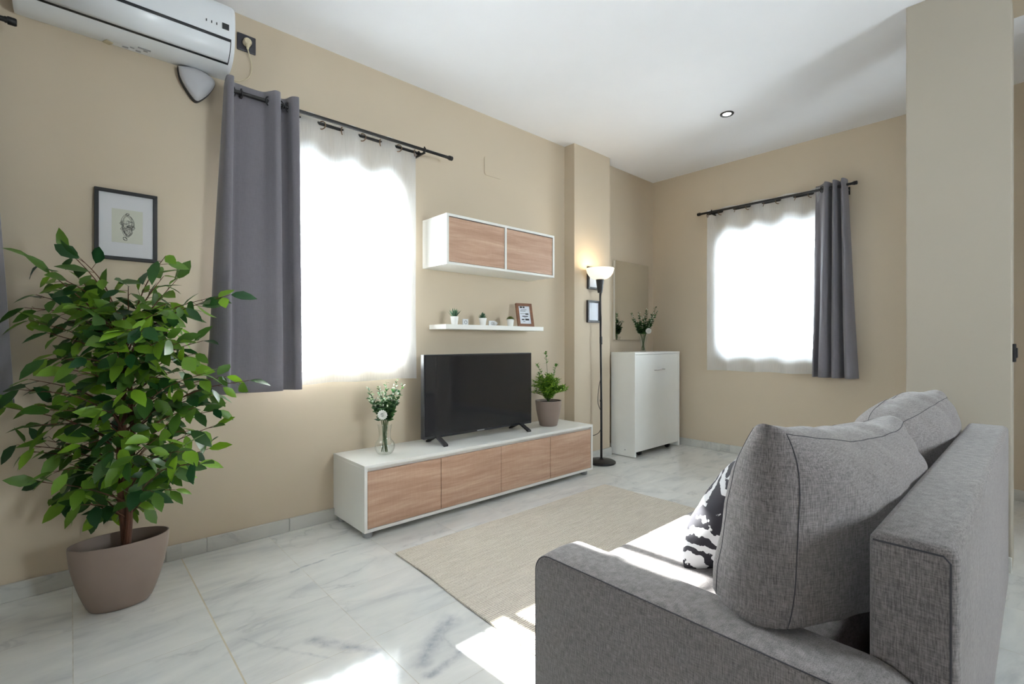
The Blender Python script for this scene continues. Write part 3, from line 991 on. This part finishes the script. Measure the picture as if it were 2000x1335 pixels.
m.box(.505, .532, fx, fx + .003, 2.41, 2.436, f=TV)
dsp = m.build('display', M['dark_plastic'], e)
m = MB()
for xx in (.444, .464, .484): m.box(xx - .002, xx + .002, fx - .0005, fx + .0016, 2.417, 2.427, f=TV)
m.build('indicator_marks', M['dark_plastic'], e)
m = MB()
rnd = random.Random(3)
for (xa, xb, dd) in ((.165, .185, .03), (.19, .205, .045), (.21, .228, .03), (.235, .25, .05), (.215, .26, .065)):
    m.box(xa, xb, dd, dd + .006, 2.2655, 2.2695, f=TV)
m.build('sticker_text', M['grey_plastic'], e)
m = MB(); m.prism([TV((.10, .01, 2.272)), TV((.125, .0, 2.272)), TV((.135, .035, 2.268)), TV((.112, .05, 2.266))], (0, 0, -.003)); m.build('peeling_tape', M['cream_plastic'], e)

e = empty('wall_socket', TV((.66, 0, 2.47)), 'black wall socket with a cream plug beside the air conditioner', 'wall socket')
sx, sz = .652, 2.4925
m = MB(); m.box(sx - .042, sx + .042, 0, .01, sz - .042, sz + .042, bev=.003, f=TV); m.build('cover_plate', M['socket_black'], e)
m = MB(); m.torus(TV((sx, .0105, sz)), (0, 1, 0), .022, .0025, 22, 6); m.build('ring', M['black'], e, smooth=True)
m = MB(); m.tube([(sx, .008, sz), (sx, .03, sz), (sx, .038, sz)], [.019, .019, .014], 18, f=TV)
m.tube([(sx, .028, sz - .004), (sx, .03, sz - .024), (sx, .026, sz - .036)], [.011, .008, .005], 12, f=TV)
m.build('plug', M['cream_plastic'], e, smooth=True)
m = MB(); m.tube(spline([TV(p) for p in ((sx, .026, sz - .034), (sx + .012, .02, sz - .07), (sx + .022, .012, sz - .115), (sx + .01, .008, sz - .165), (sx - .035, .008, sz - .20), (sx - .08, .01, sz - .203), (sx - .11, .02, sz - .20))], 40), .0028, 8)
m.build('cord', M['cream_plastic'], e, smooth=True)

e = empty('alarm_siren', TV((.44, 0, 2.12)), 'rounded triangular light grey alarm unit mounted under the air conditioner', 'alarm unit')
tri = [(.364 + (a - .364) * .875, b) for a, b in [(.364, 2.258), (.41, 2.268), (.455, 2.2695), (.50, 2.258), (.528, 2.238), (.525, 2.21), (.50, 2.17), (.468, 2.137), (.447, 2.125), (.428, 2.135), (.395, 2.175), (.372, 2.215)]]
def blob(c, k, d, n=60):
    P = [Vector((p[0], 0, p[1])) for p in tri]; P = P + P[:1]
    S = spline(P, n + 1)[:-1]; cc = Vector((.436, 0, 2.205))
    return [TV((cc.x + (p.x - cc.x) * k, d, cc.z + (p.z - cc.z) * k)) for p in S]
def loft(name, mat, secs, par, lab=None):
    m = MB(); vs = [[m.bm.verts.new(p) for p in s_] for s_ in secs]
    n = len(vs[0])
    for a, b_ in zip(vs, vs[1:]):
        for i in range(n): m.bm.faces.new((a[i], a[(i + 1) % n], b_[(i + 1) % n], b_[i]))
    m.bm.faces.new(vs[0][::-1]); m.bm.faces.new(vs[-1])
    return m.build(name, mat, par, smooth=True, angle=60)
loft('back_shell', M['black'], [blob(0, 1.0, 0), blob(0, 1.02, .03)], e)
loft('cover', M['alarm_grey'], [blob(0, .99, .028), blob(0, 1.0, .036), blob(0, .97, .044), blob(0, .85, .052), blob(0, .5, .06), blob(0, .1, .062)], e)
m = MB(); m.sphere(TV((.435, .049, 2.138)), .0028); m.build('status_light', M['led'], e)

# light switch in the hallway opening
e = empty('light_switch', (3.09, .085, .91), 'dark light switch on the side of the column at the right edge', 'light switch')
m = MB(); m.box(3.05, 3.13, .075, .085, .912, .992, bev=.002); m.build('switch_plate', M['black'], e)
m = MB(); m.box(3.06, 3.12, .070, .0755, .93, .974, bev=.002); m.build('rocker', M['black'], e)

# recessed spotlight
e = empty('recessed_spotlight', (3.466, 1.515, H), 'small round recessed spotlight with dark ring in the ceiling', 'spotlight')
m = MB(); m.lathe([(.046, 0), (.046, -.004), (.043, -.007), (.03, -.005), (.028, 0), (.046, 0)], (3.466, 1.515, H), 32); m.build('trim_ring', M['black_metal'], e, smooth=True)
m = MB(); m.lathe([(0, -.0035), (.0275, -.0035), (.0275, 0), (0, 0)], (3.466, 1.515, H), 28); m.build('bulb', M['spot'], e, smooth=True)

# ------------------------------------------------------------------ floor lamp
LX, LY = 3.245, 2.455
e = empty('floor_lamp', (LX, LY, 0), 'black floor lamp with a lit white glass bowl standing beside the tv cabinet', 'floor lamp')
m = MB(); m.lathe([(0, 0), (.112, 0), (.118, .006), (.116, .016), (.10, .024), (.05, .028), (.018, .032), (.012, .04), (0, .04)], (LX, LY, 0), 40); m.build('base', M['black_metal'], e, smooth=True)
m = MB(); m.tube([(LX, LY, .03), (LX - .001, LY, .5), (LX - .001, LY, .505), (LX - .016, LY, 1.46)], [.0095, .0095, .0085, .0085], 12)
for zz in (.505, .98): m.tube([(LX - .003, LY, zz), (LX - .003, LY, zz + .02)], .0105, 12)
m.build('pole', M['black_metal'], e, smooth=True)
tx = LX - .018
m = MB(); m.lathe([(0, 1.405), (.019, 1.405), (.022, 1.42), (.033, 1.511), (.034, 1.518), (0, 1.518)], (tx, LY, 0), 28); m.build('socket_cone', M['black_metal'], e, smooth=True)
m = MB(); m.lathe([(.03, 1.514), (.06, 1.522), (.088, 1.542), (.106, 1.57), (.114, 1.60), (.1145, 1.606), (.111, 1.606), (.102, 1.574), (.084, 1.549), (.056, 1.529), (.025, 1.521)], (tx, LY, 0), 44); sh = m.build('lamp_shade', M['shade'], e, smooth=True, label='lit white glass bowl')
m = MB(); m.sphere((tx, LY, 1.552), .024, sz=1.2); m.build('bulb', M['spot'], e, smooth=True)
pl = bpy.data.lights.new('lamp_glow', 'POINT'); pl.energy = 1.15; pl.color = (1, .74, .42); pl.shadow_soft_size = .07
po = bpy.data.objects.new('lamp_glow', pl); COL.objects.link(po); po.parent = e; po.location = (tx - LX, 0, 1.60)
m = MB()
cord = spline([(LX - .012, LY - .01, 1.41), (LX - .03, LY - .012, 1.30), (LX - .016, LY - .012, 1.2), (LX - .02, LY - .012, 1.02), (LX - .024, LY - .014, .97), (LX - .022, LY - .012, .86), (LX - .015, LY - .012, .74), (LX - .05, LY - .01, .62), (LX - .045, LY, .5), (LX - .018, LY - .01, .42), (LX - .016, LY - .01, .3), (LX - .03, LY + .03, .235), (LX - .12, LY + .12, .21), (LX - .2, LY + .12, .22)], 80)
m.tube(cord, .0026, 6); cd = m.build('cord', M['black'], e, smooth=True)
m = MB(); m.box(LX - .033, LX - .015, LY - .024, LY - .004, .985, 1.045, bev=.004); m.build('inline_switch', M['black'], cd)
for zz in (1.2, .74, .30):
    pass

# ------------------------------------------------------------------ white folding cabinet
e = empty('white_cabinet', (3.96, 2.47, 0), 'tall narrow white cabinet with one flap door standing under the mirror', 'cabinet')
qx0, qx1, qy0, qy1, qt = 3.578, 4.336, 2.352, 2.60, .91
m = MB()
m.box(qx0, qx0 + .018, qy0, qy1, .006, qt - .018, bev=.001, seg=1); m.box(qx1 - .018, qx1, qy0, qy1, .006, qt - .018, bev=.001, seg=1)
m.box(qx0 + .018, qx1 - .018, qy1 - .016, qy1, .07, qt - .018); m.box(qx0 + .018, qx1 - .018, qy0 + .03, qy1 - .016, .055, .071)
m.build('body', M['white'], e)
m = MB(); m.box(qx0 - .001, qx1 + .001, qy0 - .002, qy1, qt - .018, qt, bev=.0015); m.build('top', M['white'], e)
m = MB(); m.box(qx0 + .02, qx1 - .02, qy0 + .003, qy0 + .019, .048, qt - .021, bev=.001, seg=1); dr = m.build('door', M['white'], e)
hx = (qx0 + qx1) / 2 + .005
m = MB(); m.tube([(hx - .068, qy0 + .002, .745), (hx - .068, qy0 - .02, .745), (hx - .062, qy0 - .026, .745), (hx + .062, qy0 - .026, .752), (hx + .068, qy0 - .02, .752), (hx + .068, qy0 + .002, .752)], .0045, 10); m.build('handle', M['chrome'], dr, smooth=True)
for xx in (qx0 + .14, qx1 - .14):
    for yy in (qy0 + .05, qy1 - .07):
        m = MB(); m.tube([(xx - .012, yy, .022), (xx + .012, yy, .022)], .022, 18); m.box(xx - .016, xx + .016, yy - .012, yy + .012, .03, .056, bev=.002); m.build('caster', M['black'], e, smooth=True)
m = MB(); m.tube([(qx0 + .0005, qy0 + .10, .06), (qx0 - .0015, qy0 + .10, .06)], .005, 12); m.build('screw_cap', M['grey_plastic'], e)


# ------------------------------------------------------------------ vases with white flowers
def vase(name, x, y, z, kind, label, seed, spread=1.0, lean=0.0, vh=.25):
    e = empty(name, (x, y, z), label, 'vase of flowers')
    m = MB()
    if kind == 'bulb':
        pr = [(0, .002), (.03, 0), (.044, .01), (.054, .03), (.056, .048), (.05, .066), (.038, .08), (.033, .092), (.033, .11), (.036, .14), (.041, .165)]
    else:
        pr = [(0, .002), (.026, 0), (.029, .004), (.024, .02), (.023, .05), (.028, .09), (.036, .125), (.042, .142)]
    P = [(p.x, p.z) for p in spline([(a, 0, b_) for a, b_ in pr], 36)]; P = [(max(a, 0), b_) for a, b_ in P]
    inner = [(max(a - .0022, 0), b_ + (.004 if i > len(P) - 6 else 0)) for i, (a, b_) in enumerate(reversed(P))]
    inner[0] = (P[-1][0] - .0022, P[-1][1])
    m.lathe(P + inner, (x, y, z), 36)
    m.build('vase', M['glass'], e, smooth=True, angle=None)
    rnd = random.Random(seed); top = pr[-1][1]
    st = MB(); lf = MB(); bd = []
    vx = Vector((cos(YAW - pi / 2), sin(YAW - pi / 2), 0)); dv = Vector((cos(YAW), sin(YAW), 0))
    tips = [(-.5, .78), (-.42, .60), (-.22, .82), (-.05, .70), (.06, .92), (.28, .70), (.38, .98), (.48, .86), (.2, .6), (-.3, .55), (.36, .55)]
    for (tx_, tz_) in tips:
        off = vx * ((tx_ + lean) * .155 * spread) + dv * rnd.uniform(-.04, .05)
        p0 = Vector((x, y, z + .012)) + Vector((rnd.uniform(-.015, .015), rnd.uniform(-.015, .015), 0))
        p1 = Vector((x, y, z + top)) + off * .16
        p2 = Vector((x, y, z + top + tz_ * vh)) + off
        pts = spline([p0, p1, p1.lerp(p2, .5) - off * .06, p2], 22)
        st.tube(pts, [.0022 - .0012 * i / 21 for i in range(22)], 5)
        for i in range(9, 22):
            u = (i - 9) / 12
            for k in range(7 if u < .55 else (4 if u < .8 else 2)):
                a = rnd.uniform(0, 2 * pi); d = Vector((cos(a), sin(a), rnd.uniform(.1, 1.0))).normalized()
                b0 = pts[i] + Vector((rnd.uniform(-.004, .004),) * 3)
                L = rnd.uniform(.027, .042) * (1.0 - .5 * u)
                lf.leaf(b0, d, Vector((rnd.uniform(-1, 1), rnd.uniform(-1, 1), 1)), L, L * .55, rnd.random(), n=3)
            if u > .45 and rnd.random() < .62:
                d = Vector((rnd.uniform(-1, 1), rnd.uniform(-1, 1), rnd.uniform(0, 1))).normalized()
                q = pts[i] + d * .012
                bd.append(q)
    st.build('stems', M['stem'], e, smooth=True)
    lf.build('foliage', M['vase_leaf'], e, recalc=False)
    for q in bd:
        m = MB(); m.sphere(q, .0042, sz=1.6, seg=8); m.build('bud', M['bud'], e, smooth=True)
    fl_ = MB(); rc = Vector((x, y, z + top + (.062 if kind == 'bulb' else .05))) + vx * (.002 if kind == 'bulb' else .035) - dv * .05
    for ring in range(5):
        n = 6 + ring * 2
        for k in range(n):
            a = 2 * pi * k / n + ring; tl = .12 + ring * .34
            ax = -dv
            e1 = vx; e2 = Vector((0, 0, 1))
            d = (ax * cos(tl) + (e1 * cos(a) + e2 * sin(a)) * sin(tl)).normalized()
            fl_.leaf(rc, d, ax - d * .2, .026 + .001 * ring, .022, 0, fold=.3, curl=-.25, n=4)
    fl_.sphere(rc + -dv * .006, .013, seg=12)
    fl_.build('flower_head', M['rose'], e, smooth=True, recalc=False, label='white blossom')
    return e


vase('flower_vase', 1.30, 2.478, .374, 'bulb', 'round bellied clear glass vase with green sprigs and white flower left of the television', 5, 1.25)
vase('flower_vase', 3.96, 2.515, .91, 'slim', 'slim clear glass vase with white flowers on the tall white cabinet', 8, 1.7, .05, .27)

# ------------------------------------------------------------------ potted fern beside the television
PX, PY = 2.655, 2.50
e = empty('potted_fern', (PX, PY, zt), 'bushy green artificial plant in a taupe pot right of the television', 'potted plant')
m = MB(); m.lathe([(0, 0), (.062, 0), (.066, .004), (.078, .05), (.09, .11), (.097, .17), (.0985, .188), (.095, .188), (.092, .175), (0, .172)], (PX, PY, zt), 40); m.build('pot', M['taupe'], e, smooth=True)
m = MB(); m.lathe([(0, .176), (.05, .178), (.09, .174)], (PX, PY, zt), 24); m.build('soil', M['soil'], e)
rnd = random.Random(21); lf = MB(); st = MB()
c0_ = Vector((PX, PY, zt + .175))
for k in range(150):
    a = rnd.uniform(0, 2 * pi); out = rnd.uniform(.02, .15); hgt = .055 + .13 * (1 - (out / .165) ** 2) * rnd.uniform(.2, 1.15) + rnd.uniform(0, .03)
    p2 = c0_ + Vector((cos(a) * out, sin(a) * out, hgt)); p1 = c0_ + Vector((cos(a) * out * .35, sin(a) * out * .35, hgt * .7))
    if p2.y > YW - .02: p2.y = YW - .02
    pts = spline([c0_, p1, p2], 12); st.tube(pts, .0012, 4)
    for i in range(3, 12):
        for j in range(6):
            aa = rnd.uniform(0, 2 * pi); d = Vector((cos(aa), sin(aa), rnd.uniform(-.1, 1)))
            lf.leaf(pts[i], d, Vector((rnd.uniform(-.5, .5), rnd.uniform(-.5, .5), 1)), rnd.uniform(.018, .034), .0075, rnd.random(), n=2)
vx = Vector((cos(YAW - pi / 2), sin(YAW - pi / 2), 0))
for (dx_, hh) in ((-.02, .37), (-.085, .28), (-.075, .22), (.06, .275)):
    p2 = c0_ + vx * dx_ + Vector((0, 0, hh)); pts = spline([c0_, c0_ + vx * dx_ * .4 + Vector((0, 0, hh * .6)), p2], 14); st.tube(pts, .0016, 5)
    for i in range(9, 14):
        for j in range(9 if i > 11 else 4):
            aa = rnd.uniform(0, 2 * pi); d = Vector((cos(aa), sin(aa), rnd.uniform(-.3, 1.3)))
            lf.leaf(pts[i], d, Vector((0, 0, 1)), rnd.uniform(.02, .03), .010, rnd.uniform(0, .3), n=3)
st.build('stems', M['stem'], e); lf.build('foliage', M['fern'], e, recalc=False)

# ------------------------------------------------------------------ big ficus
FX, FY = .142, 2.37
e = empty('potted_ficus', (FX, FY, 0), 'tall leafy green ficus in an oval taupe planter on the marble floor', 'potted plant')
m = MB()
pp = [(0, .001), (.52, 0), (.60, .006), (.70, .035), (.84, .10), (.95, .17), (1.0, .235), (1.0, .252), (.975, .252), (.96, .235), (.92, .18), (.86, .165), (0, .165)]
P = []
pa = [p for p in spline([(a, 0, b_) for a, b_ in pp[1:8]], 30)]
P = [(0, 0)] + [(p.x, p.z) for p in pa] + pp[8:]
m.lathe([(a * .152, b_) for a, b_ in P], (FX, FY, 0), 64, 1.0, .60)
m.build('planter', M['taupe'], e, smooth=True)
m = MB(); m.lathe([(0, .172), (.08, .174), (.138, .168)], (FX, FY, 0), 40, 1, .60); m.build('soil', M['soil'], e, smooth=True)
rnd = random.Random(77)
F = 945.0
CF = Vector((cos(YAW), sin(YAW), 0)); CR = Vector((sin(YAW), -cos(YAW), 0))
def at(u, v, d): return Vector((0, 0, 1)) + CF * d + CR * ((u - 1000) / F * d) - Vector((0, 0, 1)) * ((v - 667) / F * d)
def wall_d(u): return YW / (CF.y + (u - 1000) / F * CR.y)
tr = MB()
TB = at(246, 1062, 1.865); base = Vector((TB.x, TB.y, .165))
for k, (ox, oy, ht, ph) in enumerate(((-.012, 0, 1.02, 0), (.012, .004, .98, 2.1), (.0, -.012, .78, 4.2))):
    pts = []
    for i in range(26):
        z_ = .165 + (ht - .165) * i / 25; a = ph + i * .28
        pts.append(Vector((base.x + ox + .009 * cos(a), base.y + oy + .009 * sin(a), z_)))
    tr.tube(pts, [.0125 - .006 * i / 25 for i in range(26)], 9)
tr.build('trunk', M['bark'], e, smooth=True)
tips = [(66, 508), (100, 535), (135, 492), (158, 505), (112, 560), (150, 540), (185, 555), (50, 600), (72, 575), (120, 620), (60, 625), (95, 650), (215, 590), (225, 640),
        (322, 500), (345, 545), (318, 540), (292, 575), (330, 590), (360, 600), (268, 600), (280, 640), (350, 640), (395, 665), (380, 690), (350, 668),
        (448, 575), (405, 582), (330, 625), (485, 742), (440, 735), (400, 728), (425, 800), (395, 790), (418, 770), (405, 876), (390, 905), (370, 840), (420, 830), (380, 765),
        (15, 795), (60, 740), (40, 760), (75, 790), (35, 868), (70, 830), (55, 880), (95, 860), (100, 800), (75, 940), (105, 920), (130, 955), (125, 880), (150, 840), (115, 970),
        (160, 985), (190, 1005), (215, 960), (270, 985), (245, 990), (300, 960), (340, 955), (330, 900), (345, 925), (300, 920), (280, 950), (360, 880), (230, 930), (185, 950),
        (170, 700), (130, 720), (110, 690), (150, 760), (200, 740), (210, 690), (250, 720), (290, 700), (320, 740), (300, 780), (340, 800), (270, 820), (200, 800), (160, 870), (220, 880), (290, 870),
        (180, 640), (240, 670), (300, 650), (160, 600), (200, 620), (250, 560), (180, 660), (310, 850), (260, 760), (140, 800), (90, 700), (195, 850), (240, 840), (330, 690), (220, 780),
        (265, 640), (230, 610), (285, 610), (310, 610), (145, 660), (205, 665), (325, 660), (255, 690), (175, 780), (345, 760), (135, 905), (180, 920), (250, 900), (320, 820), (365, 720)]
br = MB(); lf = MB()
for (u, v) in tips:
    dmax = wall_d(u) - .05; d0 = 1.86 + rnd.uniform(-.26, .16)
    if u < 110: d0 = 1.69 + rnd.uniform(-.05, .05)
    if u > 400: d0 = 1.95
    tip = at(u, v, min(d0, dmax))
    zt_ = tip.z; zr = max(.32, min(1.0, zt_ - .05 - .35 * (tip - Vector((base.x, base.y, tip.z))).length))
    root = Vector((base.x + rnd.uniform(-.01, .01), base.y + rnd.uniform(-.01, .01), zr))
    mid_ = root.lerp(tip, .5) + Vector((0, 0, .05 * rnd.uniform(.2, 1.2)))
    pts = spline([root, mid_, tip], 18)
    br.tube(pts, [.0032 - .0022 * i / 17 for i in range(18)], 5)
    L_ = (tip - root).length
    nl = int(5 + L_ * 13)
    for k in range(nl):
        s_ = 1.0 - (k / nl) * min(.85, .20 / max(L_, .05) + .35)
        i = min(int(s_ * 17), 17); p = pts[i]; d = (pts[min(i + 1, 17)] - pts[max(i - 1, 0)]).normalized()
        side = d.cross(Vector((0, 0, 1)))
        if side.length < .1: side = Vector((1, 0, 0))
        side.normalize()
        sg = 1 if k % 2 else -1
        tw = (d * .6 + side * sg * rnd.uniform(.4, 1.2) + Vector((0, 0, rnd.uniform(-.6, .55)))).normalized()
        if k == 0: tw = (d + Vector((0, 0, -.1))).normalized()
        tl = rnd.uniform(.012, .035) if k else .004
        q = p + tw * tl
        if q.y > YW - .06: continue
        br.tube([p, q], .0009, 4, caps=False)
        ld = (tw + Vector((rnd.uniform(-.3, .3), rnd.uniform(-.3, .2), rnd.uniform(-1.15, .35)))).normalized()
        Ln = rnd.uniform(.062, .10)
        if (q + ld * Ln).y > YW - .02: ld.y = -abs(ld.y)
        up = (Vector((rnd.uniform(-.6, .6), rnd.uniform(-.6, .5), rnd.uniform(.2, 1.2))) - CF * rnd.uniform(-.2, 1.1)).normalized()
        lf.leaf(q, ld, up, Ln, Ln * rnd.uniform(.44, .54), rnd.random() ** 1.5, fold=.22, curl=rnd.uniform(.0, .25))
br.build('branches', M['bark'], e, smooth=True); lf.build('foliage', M['ficus'], e, recalc=False, smooth=True, angle=60)

# ------------------------------------------------------------------ rug
m = MB()
RX0, RX1, RY0, RY1 = 1.132, 2.755, .93, 2.05
def rugf(u, v, zz):
    x = RX0 + (RX1 - RX0) * u; y = RY0 + (RY1 - RY0) * v
    k = (1 - u) ** 8
    x += (1 - u) ** 2 * -.05 * (1 - v) + k * .004 * sin(v * 9.5 + .5)
    y += .004 * sin(u * 8) * v
    return Vector((x, y, zz * 1.0 + (.0015 * sin(x * 21) * sin(y * 17))))
n1, n2 = 60, 44
top = m.grid(n1, n2, lambda u, v: rugf(u, v, .009)); bt_ = m.grid(n1, n2, lambda u, v: rugf(u, v, .003) * 1.0)
for i in range(n1 - 1):
    for j in (0, n2 - 1): m.bm.faces.new((top[i][j], top[i + 1][j], bt_[i + 1][j], bt_[i][j]))
for j in range(n2 - 1):
    for i in (0, n1 - 1): m.bm.faces.new((top[i][j], top[i][j + 1], bt_[i][j + 1], bt_[i][j]))
o = m.build('rug', M['rug'], None, org=(1.9, 1.5, 0), smooth=True, angle=50); tag(o, 'flat woven beige rug on the marble floor between the sofa and the tv cabinet', 'rug')

# ------------------------------------------------------------------ sofa
SX0, SX1 = .842, 2.735; AW = .137; AZ = .487
e = empty('sofa', (1.79, .46, 0), 'grey melange fabric sofa with straight arms in the foreground facing the television', 'sofa')


def arm(xa, xb, outer):
    # profile in the Y-Z plane with rounded upper corners, swept across the arm's width
    y0, y1, z0, z1, rf, rb_ = .095, .84, .075, AZ, .045, .10
    pr = [(y0, z0)]
    pr += [(y0 + rb_ - rb_ * cos(R(a)), z1 - rb_ + rb_ * sin(R(a))) for a in range(0, 91, 10)]
    pr += [(y1 - rf + rf * sin(R(a)), z1 - rf + rf * cos(R(a))) for a in range(0, 91, 10)]
    pr += [(y1, z0)]
    m = MB(); W = xb - xa
    cx_, cz_ = (y0 + y1) / 2, (z0 + z1) / 2
    secs = []
    for (t_, ins) in ((0, .010), (.02, .003), (.05, 0), (.3, -.003), (.5, -.004), (.7, -.003), (.93, 0), (.97, .004), (1, .012)):
        secs.append([(xa + W * t_, cx_ + (p[0] - cx_) * (1 - ins * 2.2), cz_ + (p[1] - cz_) * (1 - ins * 3)) for p in pr])
    vs = [[m.bm.verts.new(p) for p in s_] for s_ in secs]; n = len(pr)
    for a, b_ in zip(vs, vs[1:]):
        for i in range(n): m.bm.faces.new((a[i], a[(i + 1) % n], b_[(i + 1) % n], b_[i]))
    m.bm.faces.new(vs[0][::-1]); m.bm.faces.new(vs[-1])
    o = m.build('armrest', M['sofa'], e, smooth=True, angle=40)
    xs = xa - .0005 if outer else xb + .0005
    m = MB(); k = 1 - .006
    pts = [(xs + (.003 if outer else -.003), cx_ + (p[0] - cx_) * k, cz_ + (p[1] - cz_) * k) for p in pr]
    m.tube(pts, .0013, 6); m.build('seam', M['seam'], o)
    return o


arm(SX0, SX0 + AW, True); arm(SX1 - AW, SX1, False)
# back
m = MB(); bx0, bx1 = SX0 + AW + .001, SX1 - AW - .001
def bulge(v):
    k = math.exp(-((v.z - .38) / .2) ** 2)
    if v.y < .12: v.y -= .010 * k
    return v
vs = m.box(bx0, bx1, .082, .195, .10, .686, bev=.016, seg=4)
bmesh.ops.subdivide_edges(m.bm, edges=[ed for ed in m.bm.edges if ed.calc_length() > .3], cuts=6, use_grid_fill=True)
o = m.build('backrest', M['sofa'], e, smooth=True, angle=40)
for (fx_, sg) in ((bx0, -1), (bx1, 1)):
    m = MB(); x_ = fx_ + sg * .0003 - sg * .001
    m.tube([(x_, .188, .674), (x_, .10, .674), (x_, .092, .665), (x_, .092, .13)], .0016, 6); m.build('seam', M['seam'], o)
m = MB(); m.box(bx0, bx1, .205, .825, .085, .232, bev=.012, seg=3); m.build('seat_base', M['sofa'], e, smooth=True, angle=40)
m = MB()
vs = m.box(bx0, bx1, .262, .85, .238, .402, bev=.028, seg=4); m.build('seat_cushion', M['sofa'], e, smooth=True, angle=60)
for (fx_, fy_) in ((SX0 + .07, .78), (SX1 - .07, .78), (SX0 + .07, .17), (SX1 - .07, .17)):
    m = MB(); m.lathe([(0, .0), (.017, .0), (.022, .08), (0, .08)], (fx_, fy_, 0.0 if fy_ < .7 else 0.0), 18); m.build('leg', M['black'], e, smooth=True)


def pillow(name, mat, c, w_, h_, th, rot, label, group=None, pinch=.05, edge=.012, sag=0.0, boxy=2.6, wr=.006, seed=0, seam=None, n=46, ears=.0):
    m = MB(); Mx_ = Matrix.Translation(c) @ rot
    def fn(side):
        def g(u, v):
            a, b_ = u * 2 - 1, v * 2 - 1
            # local: x width, z height, y thickness
            k = (1 - abs(a) ** boxy) * (1 - abs(b_) ** boxy); k = max(k, 0) ** .48
            x = a * w_ / 2 * (1 - pinch * (1 - b_ * b_) * abs(a)); z = b_ * h_ / 2 * (1 - pinch * (1 - a * a) * abs(b_))
            cor = (abs(a) * abs(b_)) ** 6 * ears
            x += cor * (1 if a > 0 else -1) * w_ * .5; z += cor * (1 if b_ > 0 else -1) * h_ * .5
            y = side * (edge * (1 - (max(abs(a), abs(b_))) ** 14) + th / 2 * k)
            q = Vector((x * 7, z * 7, seed + side))
            wrk = wr * (noise.noise(q) + .6 * noise.noise(q * 2.3) + .35 * noise.noise(Vector((x * 40 + z * 14, z * 9, seed)))) * min(1, k * 1.6)
            y += wrk; z -= sag * (1 - a * a) * max(0, b_) * h_
            z += wr * 1.2 * noise.noise(Vector((x * 6, 3, seed))) * abs(b_)
            x += wr * 1.2 * noise.noise(Vector((z * 6, 9, seed))) * abs(a)
            return Mx_ @ Vector((x, y, z))
        return g
    m.grid(n, n, fn(1)); m.grid(n, n, fn(-1))
    bmesh.ops.remove_doubles(m.bm, verts=m.bm.verts, dist=.0008)
    o = m.build(name, mat, None, org=c, smooth=True, angle=None)
    tag(o, label, 'cushion', group)
    if seam:
        s_ = MB(); pts = []
        g = fn(-1)
        per = [(t_ / 40, 0) for t_ in range(40)] + [(1, t_ / 40) for t_ in range(40)] + [(1 - t_ / 40, 1) for t_ in range(40)] + [(0, 1 - t_ / 40) for t_ in range(40)]
        pts = [g(a, b_) for a, b_ in per]
        s_.tube(pts, .0022, 6, closed=True); s_.build('piping', seam, o, smooth=True)
    return o


def box_cushion(name, mat, c, w_, h_, th, rot, label, seed, group=None, lean=0.0, cor=1.0):
    """Soft box-edged sofa back cushion: broad front, gusset sides, slumped top corners."""
    m = MB(); Mx_ = Matrix.Translation(c) @ rot
    N = 40
    def shape(a, b_, d):
        # a width, b height, d thickness, each in -1..1 on the surface of a cube
        r = .35
        x = a * math.sqrt(max(0, 1 - r * .5 * d * d * (1 - .3 * b_ * b_) - .06 * b_ * b_)) * w_ / 2
        z = b_ * math.sqrt(max(0, 1 - r * .55 * d * d - .05 * a * a)) * h_ / 2
        full = .52 + .48 * (1 - abs(a) ** 3.2)
        full *= 1 - (.40 if b_ > 0 else .12) * b_ ** 4 - .14 * b_
        y = d * full * th / 2
        # pull corners outwards, let the top sag between them
        if b_ > 0: z -= .028 * cor * (1 - a * a) * b_ * b_
        z += .012 * cor * (abs(a) ** 6) * (abs(b_) ** 4) * (1 if b_ > 0 else -1)
        x += .01 * (abs(a) ** 4) * (abs(b_) ** 6) * (1 if a > 0 else -1)
        y += lean * z
        k = Vector((x * 6 + seed, y * 6, z * 6)); f_ = noise.noise(k) * .010 + noise.noise(k * 2.6) * .005
        fold = noise.noise(Vector((x * 9 + z * 20, y * 12 + z * 6, seed * 3.1))) * .0035
        nrm = Vector((x / w_, y / th, z / h_)).normalized()
        return Mx_ @ (Vector((x, y, z)) + nrm * (f_ + fold))
    faces = [lambda u, v: (u, v, -1), lambda u, v: (u, v, 1), lambda u, v: (-1, v, u), lambda u, v: (1, v, u), lambda u, v: (u, -1, v), lambda u, v: (u, 1, v)]
    for fc in faces:
        m.grid(N, N, lambda u, v: shape(*fc(u * 2 - 1, v * 2 - 1)))
    bmesh.ops.remove_doubles(m.bm, verts=m.bm.verts, dist=.0005)
    o = m.build(name, mat, None, org=c, smooth=True, angle=None); tag(o, label, 'cushion', group)
    s_ = MB()
    for d in (-.86, .86):
        pts = []
        for t_ in range(160):
            k = t_ / 160 * 4; i = int(k); f_ = (k - i) * 2 - 1
            a, b_ = ((f_, -1), (1, f_), (-f_, 1), (-1, -f_))[i]
            pts.append(shape(a, b_, d))
        s_.tube(pts, .0010, 6, closed=True)
    s_.build('seam', M['seam'], o, smooth=True)
    return o


rotZX = lambda z, x, y=0: (Euler((R(x), R(y), R(z))).to_matrix().to_4x4())
box_cushion('back_cushion', M['sofa'], Vector((1.345, .329, .64)), .86, .35, .28, rotZX(-3, 4, 4.5), 'large grey back cushion slumped over the near arm of the sofa', 1, cor=.6)
box_cushion('back_cushion', M['sofa'], Vector((2.19, .335, .603)), .80, .385, .27, rotZX(-4, 10, -3), 'grey back cushion at the far end of the sofa near the column', 5, cor=-.5)
pillow('throw_pillow', M['zebra'], Vector((1.43, .575, .535)), .42, .35, .15, rotZX(6, 30, 4), 'black and white brush patterned throw pillow on the sofa seat', pinch=.06, seed=3)
